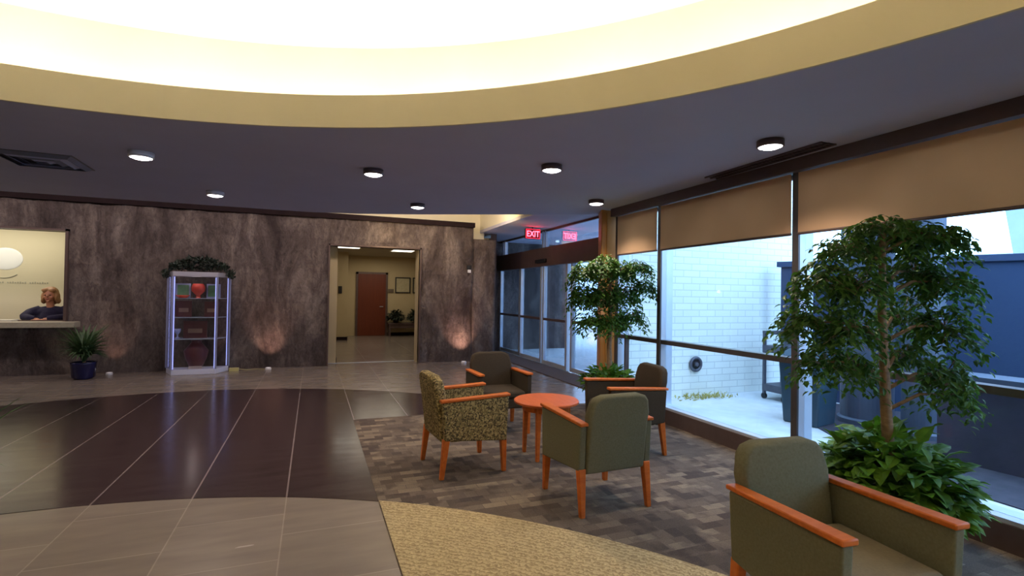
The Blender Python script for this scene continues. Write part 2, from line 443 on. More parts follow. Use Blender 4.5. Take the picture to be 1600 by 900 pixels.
# thin bronze edging round the doorway and the reception opening
bm = NB(); bx(bm, 0.26, 2.11, 10.60, 10.72, 2.37, 2.40); bx(bm, 0.27, 0.30, 10.60, 11.03, 0, 2.40); bx(bm, 2.07, 2.10, 10.60, 11.03, 0, 2.40); struct('trim_4', bm, m_brownmetal)
bm = NB(); bx(bm, 2.055, 2.069, 10.74, 11.03, 0, 2.37); struct('trim_4', bm, m_hall)
bm = NB(); bx(bm, -7.6, -3.81, 10.58, 10.72, 2.395, 2.43); bx(bm, -3.85, -3.81, 10.58, 11.03, 0.90, 2.43); struct('trim_5', bm, m_brownmetal)
# threshold strip of the doorway
bm = NB(); bx(bm, 0.30, 2.07, 10.98, 11.03, 0, 0.006); struct('trim_6', bm, m_alu)

# ------------------------------------------------------------------ corridor behind the doorway
bm = NB(); bx(bm, 0.2, 0.46, 11.03, 16.2, 0, 2.67); struct('wall_hall_left', bm, m_hall)
bm = NB(); bx(bm, 0.2, 0.98, 16.2, 17.75, 0, 2.67); struct('wall_hall_left', bm, m_hall)
bm = NB(); bx(bm, 0.2, 4.0, 17.75, 17.9, 0, 2.67); struct('wall_hall_end', bm, m_hall)
bm = NB(); bx(bm, 3.72, 3.9, 11.16, 17.8, 0, 2.67); struct('wall_hall_right', bm, m_hall)
bm = NB(); bx(bm, 0.2, 3.9, 11.16, 17.9, 2.67, 2.75); struct('ceiling', bm, noisy('hall_ceiling', (0.36, 0.32, 0.24), (0.38, 0.34, 0.25), 2, 0.8))
bm = NB(); bx(bm, 0.46, 0.475, 11.03, 16.2, 0, 0.10); bx(bm, 0.46, 0.995, 16.185, 16.2, 0, 0.10); bx(bm, 0.98, 0.995, 16.2, 17.75, 0, 0.10); struct('baseboard_left', bm, m_cap)
bm = NB(); bx(bm, 2.36, 3.72, 17.735, 17.75, 0, 0.10); struct('baseboard_end', bm, m_cap)
d = NB(); bx(d, 1.40, 2.30, 17.68, 17.75, 0.005, 2.07)
dd = struct('door_1', d, noisy('red_door_wood', (0.12, 0.020, 0.005), (0.155, 0.028, 0.007), 3, 0.4, stretch=(5, 1, 0.4)))
bm = NB(); bx(bm, 1.33, 1.40, 17.70, 17.76, 0, 2.13); bx(bm, 2.30, 2.37, 17.70, 17.76, 0, 2.13); bx(bm, 1.33, 2.37, 17.70, 17.76, 2.07, 2.14)
obj('door_frame', bm, m_brownmetal, dd)
bm = NB(); tube(bm, [(2.21, 17.68, 0.98), (2.21, 17.62, 0.98), (2.10, 17.62, 0.98)], 0.012, 8); obj('door_handle', bm, m_alu, dd)
m_panel = mat('troffer_lens', (1, 1, 1), 0.5, emit=(1.0, 0.93, 0.78), es=4.2)
for i, (x, y) in enumerate(((0.86, 14.2), (2.35, 14.6))):
    lab = ['recessed corridor ceiling light panel at the left, seen through the doorway', 'recessed corridor ceiling light panel at the right, seen through the doorway'][i]
    tt = thing('ceiling_light', lab, 'ceiling light', (x, y, 2.67), 0, 'corridor ceiling light panels')
    bm = NB(); bx(bm, -0.33, 0.33, -0.33, -0.29, -0.03, 0); bx(bm, -0.33, 0.33, 0.29, 0.33, -0.03, 0); bx(bm, -0.33, -0.29, -0.29, 0.29, -0.03, 0); bx(bm, 0.29, 0.33, -0.29, 0.29, -0.03, 0); obj('frame', bm, m_white, tt)
    bm = NB(); bx(bm, -0.29, 0.29, -0.29, 0.29, -0.022, 0); obj('diffuser', bm, m_panel, tt)
add_light('corridor_lamp', 'AREA', (2.0, 16.2, 2.6), 17, (1.0, 0.88, 0.68), 1.4, (2.0, 16.2, 0))
add_light('corridor_lamp', 'AREA', (1.6, 13.4, 2.6), 10, (1.0, 0.86, 0.66), 1.2, (1.6, 13.4, 0))

# framed pictures in the corridor
m_paper = noisy('certificate_paper', (0.52, 0.46, 0.30), (0.42, 0.36, 0.22), 14, 0.7)
def picture(x, y, z, w, h, rz, label, group):
    p = thing('framed_picture', label, 'picture', (x, y, z), rz, group)
    bm = NB(); t_ = 0.035
    bx(bm, -w / 2, w / 2, -0.03, 0, -h / 2, -h / 2 + t_); bx(bm, -w / 2, w / 2, -0.03, 0, h / 2 - t_, h / 2)
    bx(bm, -w / 2, -w / 2 + t_, -0.03, 0, -h / 2 + t_, h / 2 - t_); bx(bm, w / 2 - t_, w / 2, -0.03, 0, -h / 2 + t_, h / 2 - t_); obj('frame', bm, m_black, p, bevel=0.003)
    bm = NB(); bx(bm, -w / 2 + t_, w / 2 - t_, -0.012, 0, -h / 2 + t_, h / 2 - t_); obj('print', bm, m_paper, p)
    return p
picture(2.88, 17.74, 1.72, 0.52, 0.54, 0, 'square black framed picture on the corridor end wall, right of the red door', None)
picture(3.42, 17.74, 1.72, 0.40, 0.54, 0, 'black framed picture half hidden by the right side of the doorway', None)
picture(0.465, 13.6, 1.66, 1.3, 0.62, PI / 2, 'dark framed picture seen edge-on on the left corridor wall', None)
bm = NB(); bx(bm, -0.09, 0.09, -0.03, 0, -0.06, 0.06); bx(bm, -0.06, 0.06, -0.036, -0.03, -0.03, 0.04)
o = tag(obj('wall_sign', bm, noisy('sign_grey', (0.16, 0.12, 0.08), (0.12, 0.09, 0.06), 20, 0.6), bevel=0.004), 'small grey room sign on the corridor end wall between red door and framed picture', 'sign'); o.location = (2.48, 17.74, 1.52)
ph = thing('wall_phone', 'small black wall phone on the corridor corner left of the red door', 'wall phone', (0.76, 16.2, 1.52))
bm = NB(); bx(bm, -0.055, 0.055, -0.04, 0, -0.11, 0.11); obj('phone_base', bm, m_black, ph, bevel=0.01)
bm = NB(); tube(bm, [(-0.02, -0.06, -0.1), (-0.02, -0.075, 0), (-0.02, -0.06, 0.1)], [0.024, 0.015, 0.024], 8); obj('handset', bm, m_black, ph)

# foliage helpers
def leaf_faces(vs, fs, p, d, up, L, Wd, fold=0.18, droop=0.25):
    d = d.normalized(); s = d.cross(up)
    if s.length < 1e-3: s = d.orthogonal()
    s.normalize(); u = s.cross(d).normalized()
    b = len(vs)
    pts = [p, p + d * L * 0.33 + s * Wd * 0.5 + u * Wd * fold, p + d * L * 0.40 - u * 0.0, p + d * L * 0.33 - s * Wd * 0.5 + u * Wd * fold,
           p + d * L * 0.72 + s * Wd * 0.34 + u * (Wd * fold - L * droop * 0.4), p + d * L * 0.74 - u * L * droop * 0.45, p + d * L * 0.72 - s * Wd * 0.34 + u * (Wd * fold - L * droop * 0.4),
           p + d * L - u * L * droop]
    vs += [tuple(q) for q in pts]
    fs += [(b, b + 1, b + 2), (b, b + 2, b + 3), (b + 1, b + 4, b + 5, b + 2), (b + 2, b + 5, b + 6, b + 3), (b + 4, b + 7, b + 5), (b + 5, b + 7, b + 6)]
def mesh_obj(name, vs, fs, m, parent=None, smooth=False):
    me = bpy.data.meshes.new(name); me.from_pydata(vs, [], fs); me.materials.append(m)
    o = bpy.data.objects.new(name, me); C.objects.link(o)
    if parent: o.parent = parent
    if smooth:
        for p in me.polygons: p.use_smooth = True
    return o
def rnd_dir(r, zmin=-1, zmax=1):
    z = r.uniform(zmin, zmax); a = r.uniform(0, 2 * PI); k = math.sqrt(1 - z * z)
    return Vector((k * math.cos(a), k * math.sin(a), z))
def bush(vs, fs, c, R, H, n, L, Wd, r, droop=0.35, stems=None):
    """dome of broad leaves on short stalks"""
    for i in range(n):
        d = rnd_dir(r, -0.15, 1.0); k = 0.25 + 0.75 * r.random() ** 0.6
        p = Vector((c[0] + d.x * R * k, c[1] + d.y * R * k, c[2] + d.z * H * k))
        dd = (Vector((d.x, d.y, d.z * 0.4 + r.uniform(-0.35, 0.25))) + rnd_dir(r) * 0.45)
        s = r.uniform(0.65, 1.2)
        leaf_faces(vs, fs, p, dd, (Vector((0, 0, 1)) + rnd_dir(r) * 0.35), L * s, Wd * s, 0.12, droop)

# dark side table with plants at the corridor's end
ct = thing('console_table', 'dark low console table at the corridor end, right of the red door', 'table', (2.95, 17.4, 0))
bm = NB(); bx(bm, -0.6, 0.6, -0.22, 0.22, 0.40, 0.45); obj('table_top', bm, m_brown, ct, bevel=0.01)
bm = NB(); bx(bm, -0.52, 0.52, -0.18, 0.18, 0.28, 0.40); obj('apron', bm, m_brown, ct)
for sx in (-1, 1):
    for sy in (-1, 1):
        bm = NB(); hexa(bm, [(sx * 0.55 - 0.02, sy * 0.18 - 0.02, 0), (sx * 0.55 + 0.02, sy * 0.18 - 0.02, 0), (sx * 0.55 + 0.02, sy * 0.18 + 0.02, 0), (sx * 0.55 - 0.02, sy * 0.18 + 0.02, 0)], [(sx * 0.55 - 0.03, sy * 0.18 - 0.03, 0.40), (sx * 0.55 + 0.03, sy * 0.18 - 0.03, 0.40), (sx * 0.55 + 0.03, sy * 0.18 + 0.03, 0.40), (sx * 0.55 - 0.03, sy * 0.18 + 0.03, 0.40)]); obj('leg', bm, m_brown, ct)
r = random.Random(3)
for i, (x, lab) in enumerate(((2.60, 'dark bushy potted plant on the corridor console, nearer the red door'), (3.28, 'dark bushy potted plant on the corridor console, by the right jamb'))):
    pp = thing('potted_plant', lab, 'potted plant', (x, 17.36, 0.45), 0, 'plants on the corridor console')
    bm = NB(); lathe(bm, [(0.07, 0), (0.10, 0.14), (0.11, 0.14), (0.11, 0.16), (0.085, 0.16)], 20); obj('pot', bm, m_planter, pp, smooth=True)
    vs, fs = [], []; bush(vs, fs, (0, 0, 0.14), 0.27, 0.27, 420, 0.12, 0.055, r); mesh_obj('foliage', vs, fs, m_garland, pp)

# ------------------------------------------------------------------ reception room behind the wall opening
bm = NB(); bx(bm, -9.2, -3.2, 12.45, 12.6, 0, 3.5); struct('wall_reception_back', bm, m_reception)
bm = NB(); bx(bm, -3.35, -3.2, 11.03, 12.45, 0, 3.5); struct('wall_reception_right', bm, m_reception)
bm = NB(); bx(bm, -9.2, -3.2, 11.16, 12.6, 2.75, 2.85); struct('ceiling', bm, m_white)
add_light('reception_lamp', 'AREA', (-5.6, 11.65, 2.68), 36, (1.0, 0.92, 0.74), 2.6, (-5.6, 11.9, 0), size_y=0.6)
bm = NB(); bx(bm, -7.7, -3.62, 10.36, 10.60, 0.80, 0.895); bx(bm, -7.58, -3.87, 10.60, 11.0, 0.81, 0.895)
cnt = tag(obj('reception_counter', bm, m_counter, bevel=0.008), 'pale stone counter slab in the reception window of the stone wall', 'counter')
bm = NB(); bx(bm, -7.58, -3.87, 10.70, 10.74, 0.895, 0.91); obj('upstand', bm, m_brownmetal, cnt)
# low ledge items
bm = NB(); bx(bm, -0.24, 0.24, -0.12, 0.12, 0, 0.012)
for k in range(5): bx(bm, -0.23 + 0.004 * k, 0.225, -0.115, 0.11, 0.0125 + 0.003 * k, 0.0145 + 0.003 * k)
o = tag(obj('paper_stack', bm, mat('white_paper', (0.75, 0.72, 0.60), 0.7)), 'low stack of white papers on the reception counter', 'papers'); o.location = (-4.72, 10.66, 0.895)
# logo on the reception wall: white oval with grey strokes below
lg = thing('wall_logo', 'white oval emblem with faint grey script on the cream reception wall', 'logo', (-5.42, 12.45, 1.98))
bm = NB(); ellipsoid(bm, (0, 0, 0), (0.26, 0.015, 0.21), u=32, v=16); obj('oval', bm, mat('logo_white', (0.85, 0.86, 0.86), 0.3, emit=(0.9, 0.95, 1.0), es=0.0), lg, smooth=True)
m_scr = mat('logo_grey', (0.40, 0.38, 0.30), 0.6)
bm = NB(); tube(bm, [(-0.22 + 0.5 * i / 24, -0.005, -0.36 + 0.0009 * (i - 10) ** 2) for i in range(20)], 0.007, 6); obj('script_mark', bm, m_scr, lg)
bm = NB()
for i in range(26):
    if i % 9 == 8: continue
    x = -0.3 + i * 0.037; bx(bm, x, x + 0.018, -0.006, 0, -0.46, -0.435 + (i * 7 % 3) * 0.006)
tag(obj('faint_lettering', bm, m_scr, lg), kind='stuff')

# receptionist, leaning on the counter
def remeshed(name, build, m, parent, voxel, sm=6):
    bm = NB(); build(bm); o = obj(name, bm, m, parent, smooth=True)
    rm = o.modifiers.new('remesh', 'REMESH'); rm.mode = 'VOXEL'; rm.voxel_size = voxel; rm.use_smooth_shade = True
    s = o.modifiers.new('smooth', 'SMOOTH'); s.iterations = sm; s.factor = 0.5
    return o
m_skin = noisy('skin', (0.52, 0.22, 0.12), (0.57, 0.25, 0.14), 12, 0.5)
m_hair = noisy('reddish_blond_hair', (0.30, 0.13, 0.05), (0.52, 0.30, 0.13), 30, 0.5, stretch=(1, 1, 0.2))
m_navy = noisy('navy_sweater', (0.012, 0.010, 0.035), (0.02, 0.016, 0.05), 40, 0.9)
pr = thing('person', 'receptionist with reddish blond hair and navy top, arms folded on the counter', 'person', (-4.24, 11.20, -0.02))
pr.scale = (1.1, 1.1, 1.1)
def body(bm):
    tube(bm, [(0, 0.02, 0.35), (0, 0.0, 0.62), (0, -0.01, 0.86), (0, -0.02, 1.00)], [0.15, 0.14, 0.15, 0.09], 16)
    ellipsoid(bm, (0, 0, 0.94), (0.17, 0.095, 0.10))
    tube(bm, [(0, -0.02, 0.98), (0, -0.035, 1.06), (0, -0.05, 1.14)], [0.058, 0.05, 0.052], 14)
    ellipsoid(bm, (0, -0.05, 1.225), (0.076, 0.092, 0.100), u=24, v=16)                     # skull
    ellipsoid(bm, (0, -0.085, 1.165), (0.052, 0.052, 0.052), u=20, v=12)                   # jaw
    ellipsoid(bm, (0, -0.128, 1.128), (0.022, 0.014, 0.016))                               # chin
    tube(bm, [(0, -0.135, 1.235), (0, -0.158, 1.192)], [0.010, 0.017], 8)                  # nose
    for s in (-1, 1):
        ellipsoid(bm, (s * 0.078, -0.045, 1.205), (0.012, 0.02, 0.03))
        ellipsoid(bm, (s * 0.042, -0.115, 1.185), (0.024, 0.02, 0.02))
        tube(bm, [(s * 0.17, 0.0, 0.97), (s * 0.25, -0.03, 0.93)], [0.06, 0.055], 12)
        tube(bm, [(s * 0.19, -0.01, 0.985), (s * 0.25, -0.08, 0.92), (s * 0.25, -0.20, 0.87)], [0.055, 0.052, 0.042], 12)
        tube(bm, [(s * 0.25, -0.20, 0.865), (s * 0.14, -0.30, 0.855), (s * 0.03, -0.335, 0.845)], [0.042, 0.034, 0.025], 12)
        # palm and fingers
        ellipsoid(bm, (-s * 0.01, -0.345 - 0.03 * s, 0.842), (0.042, 0.036, 0.016))
        for k in range(4):
            y0 = -0.345 - 0.03 * s + (k - 1.5) * 0.018
            tube(bm, [(-s * 0.03, y0, 0.842), (-s * 0.075, y0 - 0.002, 0.848), (-s * (0.10 + 0.006 * (1.5 - abs(k - 1.5))), y0 - 0.003, 0.835)], [0.0095, 0.009, 0.0078], 8)
        tube(bm, [(s * 0.005, -0.37 - 0.03 * s, 0.845), (-s * 0.03, -0.395 - 0.03 * s, 0.842)], [0.011, 0.009], 8)
body_o = remeshed('body', body, m_skin, pr, 0.0075, 4)
def sweater(bm):
    tube(bm, [(0, 0.02, 0.34), (0, 0.0, 0.62), (0, -0.01, 0.86), (0, -0.01, 0.97), (0, -0.02, 1.03)], [0.165, 0.155, 0.165, 0.125, 0.07], 18)
    ellipsoid(bm, (0, 0, 0.945), (0.24, 0.118, 0.105)); ellipsoid(bm, (0, 0, 0.84), (0.24, 0.12, 0.14))
    for s in (-1, 1):
        tube(bm, [(s * 0.13, 0.0, 0.985), (s * 0.245, -0.05, 0.935), (s * 0.26, -0.20, 0.885)], [0.075, 0.072, 0.056], 14)
        tube(bm, [(s * 0.26, -0.19, 0.88), (s * 0.14, -0.30, 0.87), (s * 0.07, -0.325, 0.86)], [0.056, 0.048, 0.042], 14)
remeshed('sweater', sweater, m_navy, pr, 0.010, 6)
def hair(bm):
    ellipsoid(bm, (0, -0.025, 1.255), (0.098, 0.100, 0.100), u=24, v=16)
    for s in (-1, 1):
        ellipsoid(bm, (s * 0.082, -0.035, 1.19), (0.036, 0.062, 0.085))
        ellipsoid(bm, (s * 0.045, -0.095, 1.295), (0.05, 0.045, 0.036))
        ellipsoid(bm, (s * 0.09, -0.02, 1.13), (0.036, 0.05, 0.05))
    ellipsoid(bm, (0, 0.03, 1.16), (0.09, 0.06, 0.10))
remeshed('hair', hair, m_hair, pr, 0.010, 3)
for s in (-1, 1):
    bm = NB(); ellipsoid(bm, (s * 0.030, -0.134, 1.218), (0.013, 0.007, 0.007), u=12, v=8); obj('eye', bm, mat('eye_dark', (0.03, 0.02, 0.02), 0.2), pr, smooth=True)
bm = NB(); ellipsoid(bm, (0, -0.142, 1.160), (0.024, 0.007, 0.007), u=14, v=8); obj('mouth', bm, mat('lips', (0.35, 0.06, 0.05), 0.4), pr, smooth=True)

# ------------------------------------------------------------------ structure: other walls
bm = NB(); bx(bm, -9.3, -9.15, -5.2, 18.2, 0, 3.5); struct('wall_left', bm, m_plain)
bm = NB(); bx(bm, -9.3, 4.0, -5.25, -5.1, 0, 3.5); struct('wall_front', bm, m_plain)
bm = NB(); bx(bm, -9.2, 0.2, 12.6, 12.7, 0, 3.5); struct('wall_rear', bm, m_plain)

# glazed wall: X 3.82..3.94
XG = 3.87
bm = NB(); bx(bm, 3.74, 3.98, -5.1, 5.95, 2.535, 2.64); struct('trim_7', bm, m_brown)
bm = NB(); bx(bm, 3.86, 4.10, -5.1, 6.4, 2.64, 3.5); struct('wall_right', bm, m_plain)
bm = NB(); bx(bm, 3.80, 4.0, -5.1, 5.95, 0, 0.165); struct('trim_8', bm, m_brownmetal)
bm = NB(); bx(bm, 3.815, 4.02, -5.1, 5.95, 0.165, 0.19); struct('trim_9', bm, m_alu)
bm = NB(); bx(bm, 3.83, 3.93, -5.1, 5.95, 0.905, 0.955); struct('trim_10', bm, m_frame)
ys = [5.90, 4.99, 3.16, 1.33, -0.50, -2.33, -4.16]
for i, y in enumerate(ys):
    bm = NB(); bx(bm, 3.81, 3.83, y - 0.03, y + 0.03, 0.19, 2.54); m_ = struct('trim_%d' % (11 + i), bm, m_frame)
    bm = NB(); bx(bm, 3.83, 3.99, y - 0.028, y + 0.028, 0.19, 2.54); obj('mullion_side', bm, m_alu, m_)  # sides coloured paler than the front, standing in for the skylight they catch
bm = NB(); bx(bm, 3.84, 3.90, 5.71, 5.735, 0.19, 0.905); struct('trim_20', bm, m_brownmetal)
for i, (a, b) in enumerate(zip(ys, ys[1:])):
    bm = NB(); bx(bm, 3.895, 3.905, b + 0.03, a - 0.03, 0.96, 2.535); bx(bm, 3.895, 3.905, b + 0.03, a - 0.03, 0.19, 0.90); struct('window_%d' % (i + 1), bm, m_glass)
labs = ['narrow tan roller shade in the bay next to the orange wood column', 'tan roller shade between the two slim mullions, above the white brick view',
        'wide tan roller shade above the large ficus tree', 'tan roller shade at the right edge, above the front armchair']
for i, (a, b) in enumerate(zip(ys[:4], ys[1:5])):
    s = thing('roller_shade', labs[i], 'roller shade', (3.80, (a + b) / 2, 2.53), 0, 'roller shades on the glazed wall')
    hw = (a - b) / 2 - 0.035
    bm = NB(); bx(bm, -0.002, 0.002, -hw, hw, -0.51, 0.0); obj('fabric', bm, m_shade, s)
    bm = NB(); tube(bm, [(0, -hw, -0.517), (0, hw, -0.517)], 0.012, 10); obj('bottom_bar', bm, m_brownmetal, s)
    bm = NB(); tube(bm, [(0.025, -hw, -0.03), (0.025, hw, -0.03)], 0.022, 10); obj('roller', bm, m_alu, s)

# orange wood column
bm = NB(); prism(bm, [(3.66, 6.05), (3.98, 6.05), (3.98, 6.36), (3.80, 6.36)], 0, 2.64); struct('wall_column', bm, m_orangewood)
bm = NB(); bx(bm, 3.665, 3.675, 6.035, 6.05, 0.0, 2.6); bx(bm, 3.74, 3.752, 6.035, 6.05, 0.0, 2.6); struct('trim_21', bm, m_orangewood)
bm = NB(); bx(bm, 3.98, 4.62, 6.26, 6.36, 0, 2.84); struct('wall_return', bm, m_brown)
# vestibule ceiling and cream wall above it
bm = NB(); bx(bm, 3.50, 6.7, 6.40, 12.8, 2.84, 2.90); struct('ceiling', bm, noisy('vestibule_ceiling', (0.50, 0.48, 0.58), (0.54, 0.52, 0.62), 2, 0.7))
bm = NB(); bx(bm, 3.50, 3.60, 6.42, 11.03, 2.90, 3.5); struct('wall_upper', bm, m_cream)
bm = NB(); bx(bm, 3.76, 6.7, 12.64, 12.8, 0, 2.84); struct('wall_vestibule_end', bm, m_stone)  # stone colouring stands in for the stone wall's reflection in the door glass
bm = NB(); bx(bm, 3.76, 3.90, 11.02, 12.64, 0, 2.84); struct('wall_vestibule_left', bm, m_brown)
add_light('cove_lamp', 'AREA', (3.0, 8.6, 2.95), 14, (1.0, 0.74, 0.36), 0.15, (3.2, 9.6, 3.5), size_y=1.4)
add_light('cove_lamp', 'AREA', (1.4, 9.6, 2.98), 12, (1.0, 0.76, 0.40), 0.2, (1.6, 10.9, 3.4), size_y=1.6)

# sliding door wall X = 4.58
XD = 4.58
bm = NB(); bx(bm, XD - 0.07, XD + 0.10, 6.36, 12.64, 2.07, 2.46); hd = struct('door_2', bm, m_brown)
bm = NB(); bx(bm, XD - 0.12, XD - 0.07, 9.6, 10.1, 2.14, 2.22); obj('sensor', bm, m_black, hd, bevel=0.01)
bm = NB(); bx(bm, XD - 0.02, XD + 0.02, 6.36, 12.64, 2.80, 2.84); struct('trim_22', bm, m_brown)
for i, y in enumerate((12.30, 9.85)):
    bm = NB(); bx(bm, XD - 0.03, XD + 0.05, y - 0.10, y - 0.05, 2.46, 2.82); bx(bm, XD - 0.03, XD + 0.05, y + 0.03, y + 0.08, 2.46, 2.82); struct('trim_%d' % (23 + i), bm, m_alu)
bm = NB(); bx(bm, XD, XD + 0.01, 6.36, 12.64, 2.46, 2.82); struct('window_8', bm, m_doorglass)
panels = [(12.62, 11.22), (11.16, 9.92), (9.88, 8.74), (8.66, 6.40)]
for i, (a, b) in enumerate(panels):
    dx = 0.03 if i in (0, 3) else 0.0
    bm = NB()
    bx(bm, XD - 0.03 + dx, XD + 0.05 + dx, a - 0.07, a, 0.01, 2.07); bx(bm, XD - 0.03 + dx, XD + 0.05 + dx, b, b + 0.07, 0.01, 2.07)
    bx(bm, XD - 0.02 + dx, XD + 0.04 + dx, b + 0.07, a - 0.07, 0.01, 0.09)
    dr = struct('door_%d' % (3 + i), bm, m_alu)
    bm = NB(); bx(bm, XD - 0.035 + dx, XD + 0.03 + dx, b + 0.07, a - 0.07, 0.93, 0.98); obj('push_rail', bm, m_brownmetal, dr)
    bm = NB(); bx(bm, XD + 0.003 + dx, XD + 0.011 + dx, b + 0.07, a - 0.07, 0.09, 2.07); obj('door_pane', bm, m_doorglass, dr)
bm = NB(); bx(bm, 3.98, 4.50, 6.7, 12.3, 0.0, 0.014)
tag(obj('entrance_mat', bm, noisy('mat_brown', (0.065, 0.045, 0.042), (0.085, 0.06, 0.055), 40, 0.95)), 'long dark brown entrance mat lying along the glass doors', 'mat')

# exit sign
ex = thing('exit_sign', 'red lit EXIT sign hanging above the glass entrance doors', 'exit sign', (4.16, 9.56, 2.84))
bm = NB(); bx(bm, -0.165, 0.165, -0.03, 0.03, -0.235, -0.03); obj('housing', bm, mat('exit_housing', (0.02, 0.008, 0.01), 0.4), ex, bevel=0.006)
bm = NB(); tube(bm, [(0, 0, -0.03), (0, 0, 0.0)], 0.012, 10); obj('mount', bm, m_black, ex)
fc = bpy.data.curves.new('lettering', 'FONT'); fc.body = 'EXIT'; fc.size = 0.17; fc.align_x = 'CENTER'; fc.extrude = 0.002; fc.offset = 0.003
m_exit = mat('exit_red', (0.8, 0.02, 0.03), 0.5, emit=(1.0, 0.035, 0.06), es=14)
fc.materials.append(m_exit)
tmp_ = bpy.data.objects.new('lettering_source', fc); me_ = bpy.data.meshes.new_from_object(tmp_); bpy.data.objects.remove(tmp_)
to = bpy.data.objects.new('lettering', me_); C.objects.link(to); to.parent = ex; to.location = (0, -0.033, -0.192); to.rotation_euler = (PI / 2, 0, 0); to.scale = (0.82, 1, 1)
bm = NB()
for q in ((-0.155, 0.155, -0.228, -0.222), (-0.155, 0.155, -0.046, -0.040)): bx(bm, q[0], q[1], -0.034, -0.030, q[2], q[3])
bx(bm, -0.155, -0.149, -0.034, -0.030, -0.222, -0.046); bx(bm, 0.149, 0.155, -0.034, -0.030, -0.222, -0.046)
obj('lit_border', bm, mat('exit_border', (0.6, 0.02, 0.03), 0.5, emit=(1.0, 0.02, 0.05), es=5), ex)

# wall alarm on the stone
al = thing('wall_alarm', 'small black and white fire alarm on the stone wall right of the doorway', 'alarm', (3.14, 10.63, 1.99))
bm = NB(); bx(bm, -0.05, 0.05, -0.03, 0.05, -0.01, 0.09); obj('housing', bm, m_black, al, bevel=0.008)
bm = NB(); bx(bm, -0.035, 0.035, -0.045, 0.0, -0.075, -0.01); obj('strobe_lens', bm, mat('strobe', (0.8, 0.8, 0.8), 0.2), al, bevel=0.008)

# ------------------------------------------------------------------ ceiling fittings
m_lens = mat('downlight_lens', (1, 1, 1), 0.3, emit=(1.0, 0.93, 0.95), es=DOWN)
m_rim = noisy('downlight_rim', (0.10, 0.07, 0.08), (0.13, 0.09, 0.10), 8, 0.35, metal=0.4)
m_rimw = mat('downlight_rim_white', (0.75, 0.72, 0.75), 0.35)
DL = [(-1.41, 5.28, 'round ceiling downlight at far left, nearest the air vent'),
      (-1.12, 7.02, 'small round downlight above the display cabinet'),
      (0.52, 5.06, 'nearer-row round downlight, up and left of the one before the doorway'),
      (1.27, 6.75, 'small round downlight in the rear row, above the right part of the stone doorway'),
      (2.00, 4.18, 'round downlight above the round table, second from right in the near row'),
      (3.23, 5.47, 'small round downlight beside the orange wood column'),
      (3.16, 2.84, 'large round downlight with dark rim, nearest the glazed wall shades')]
for i, (x, y, lab) in enumerate(DL):
    dn = thing('downlight', lab, 'ceiling light', (x, y, 2.64), 0, 'round downlights in the dark ceiling')
    bm = NB(); lathe(bm, [(0.080, 0), (0.095, 0), (0.095, -0.045), (0.083, -0.05), (0.080, -0.02)], 28, cap=False); obj('trim_ring', bm, m_rimw if i in (0, 1) else m_rim, dn, smooth=True)
    bm = NB(); lathe(bm, [(0.001, -0.062), (0.05, -0.060), (0.082, -0.048), (0.082, -0.002), (0.001, -0.002)], 28, cap=False); obj('lens', bm, m_lens, dn, smooth=True)
    add_light('downlight_or_fill_lamp', 'SPOT', (x, y, 2.56), 85, (1.0, 0.84, 0.70), 0.07, (x, y, 0), 125, 0.6)
for a in (150, 190, 230, 270, 310, 345):      # added fill lamps without fixtures, unseen behind the camera and at the far left
    x, y = CX + 5.4 * math.cos(math.radians(a)), CY + 4.85 * math.sin(math.radians(a))
    add_light('downlight_or_fill_lamp', 'SPOT', (x, y, 2.60), 85, (1.0, 0.84, 0.70), 0.07, (x, y, 0), 125, 0.6)
vt = thing('ceiling_vent', 'square louvred air vent in the dark ceiling at upper left', 'air vent', (-2.36, 5.98, 2.64), 0.05)
for k in range(4):
    a = 0.30 - k * 0.07; bm = NB()
    z0, z1 = -0.025 - 0.0 * k, 0.0
    for (p, q) in (((-a, -a), (a, -a)), ((a, -a), (a, a)), ((a, a), (-a, a)), ((-a, a), (-a, -a))):
        i0 = (p[0] * (a - 0.045) / a, p[1] * (a - 0.045) / a); i1 = (q[0] * (a - 0.045) / a, q[1] * (a - 0.045) / a)
        bm.faces.new([bm.verts.new(w_) for w_ in ((p[0], p[1], 0.0), (q[0], q[1], 0.0), (i1[0], i1[1], -0.03), (i0[0], i0[1], -0.03))])
        bm.faces.new([bm.verts.new(w_) for w_ in ((i0[0], i0[1], -0.03), (i1[0], i1[1], -0.03), (i1[0], i1[1], -0.027), (i0[0], i0[1], -0.027))])
    obj('louver', bm, noisy('vent_metal', (0.16, 0.16, 0.20), (0.2, 0.2, 0.25), 5, 0.5) if k % 2 == 0 else m_soffit, vt)
bm = NB(); bx(bm, -0.31, 0.31, -0.31, 0.31, -0.004, 0.0); obj('frame', bm, m_frame, vt)
vl = thing('slot_vent', 'long narrow slot air vent in the ceiling beside the glazed wall', 'air vent', (3.60, 3.32, 2.64), -0.03)
bm = NB(); bx(bm, -0.075, 0.075, -0.62, 0.62, -0.004, 0); obj('backing', bm, m_black, vl)
for k in range(3):
    bm = NB(); bx(bm, -0.078 + k * 0.07, -0.062 + k * 0.07, -0.63, 0.63, -0.014, -0.002); obj('bar', bm, m_rim, vl)
bm = NB()
for k in range(32): bx(bm, -0.065, 0.065, -0.61 + k * 0.039, -0.603 + k * 0.039, -0.010, -0.004)
obj('fins', bm, m_rim, vl)

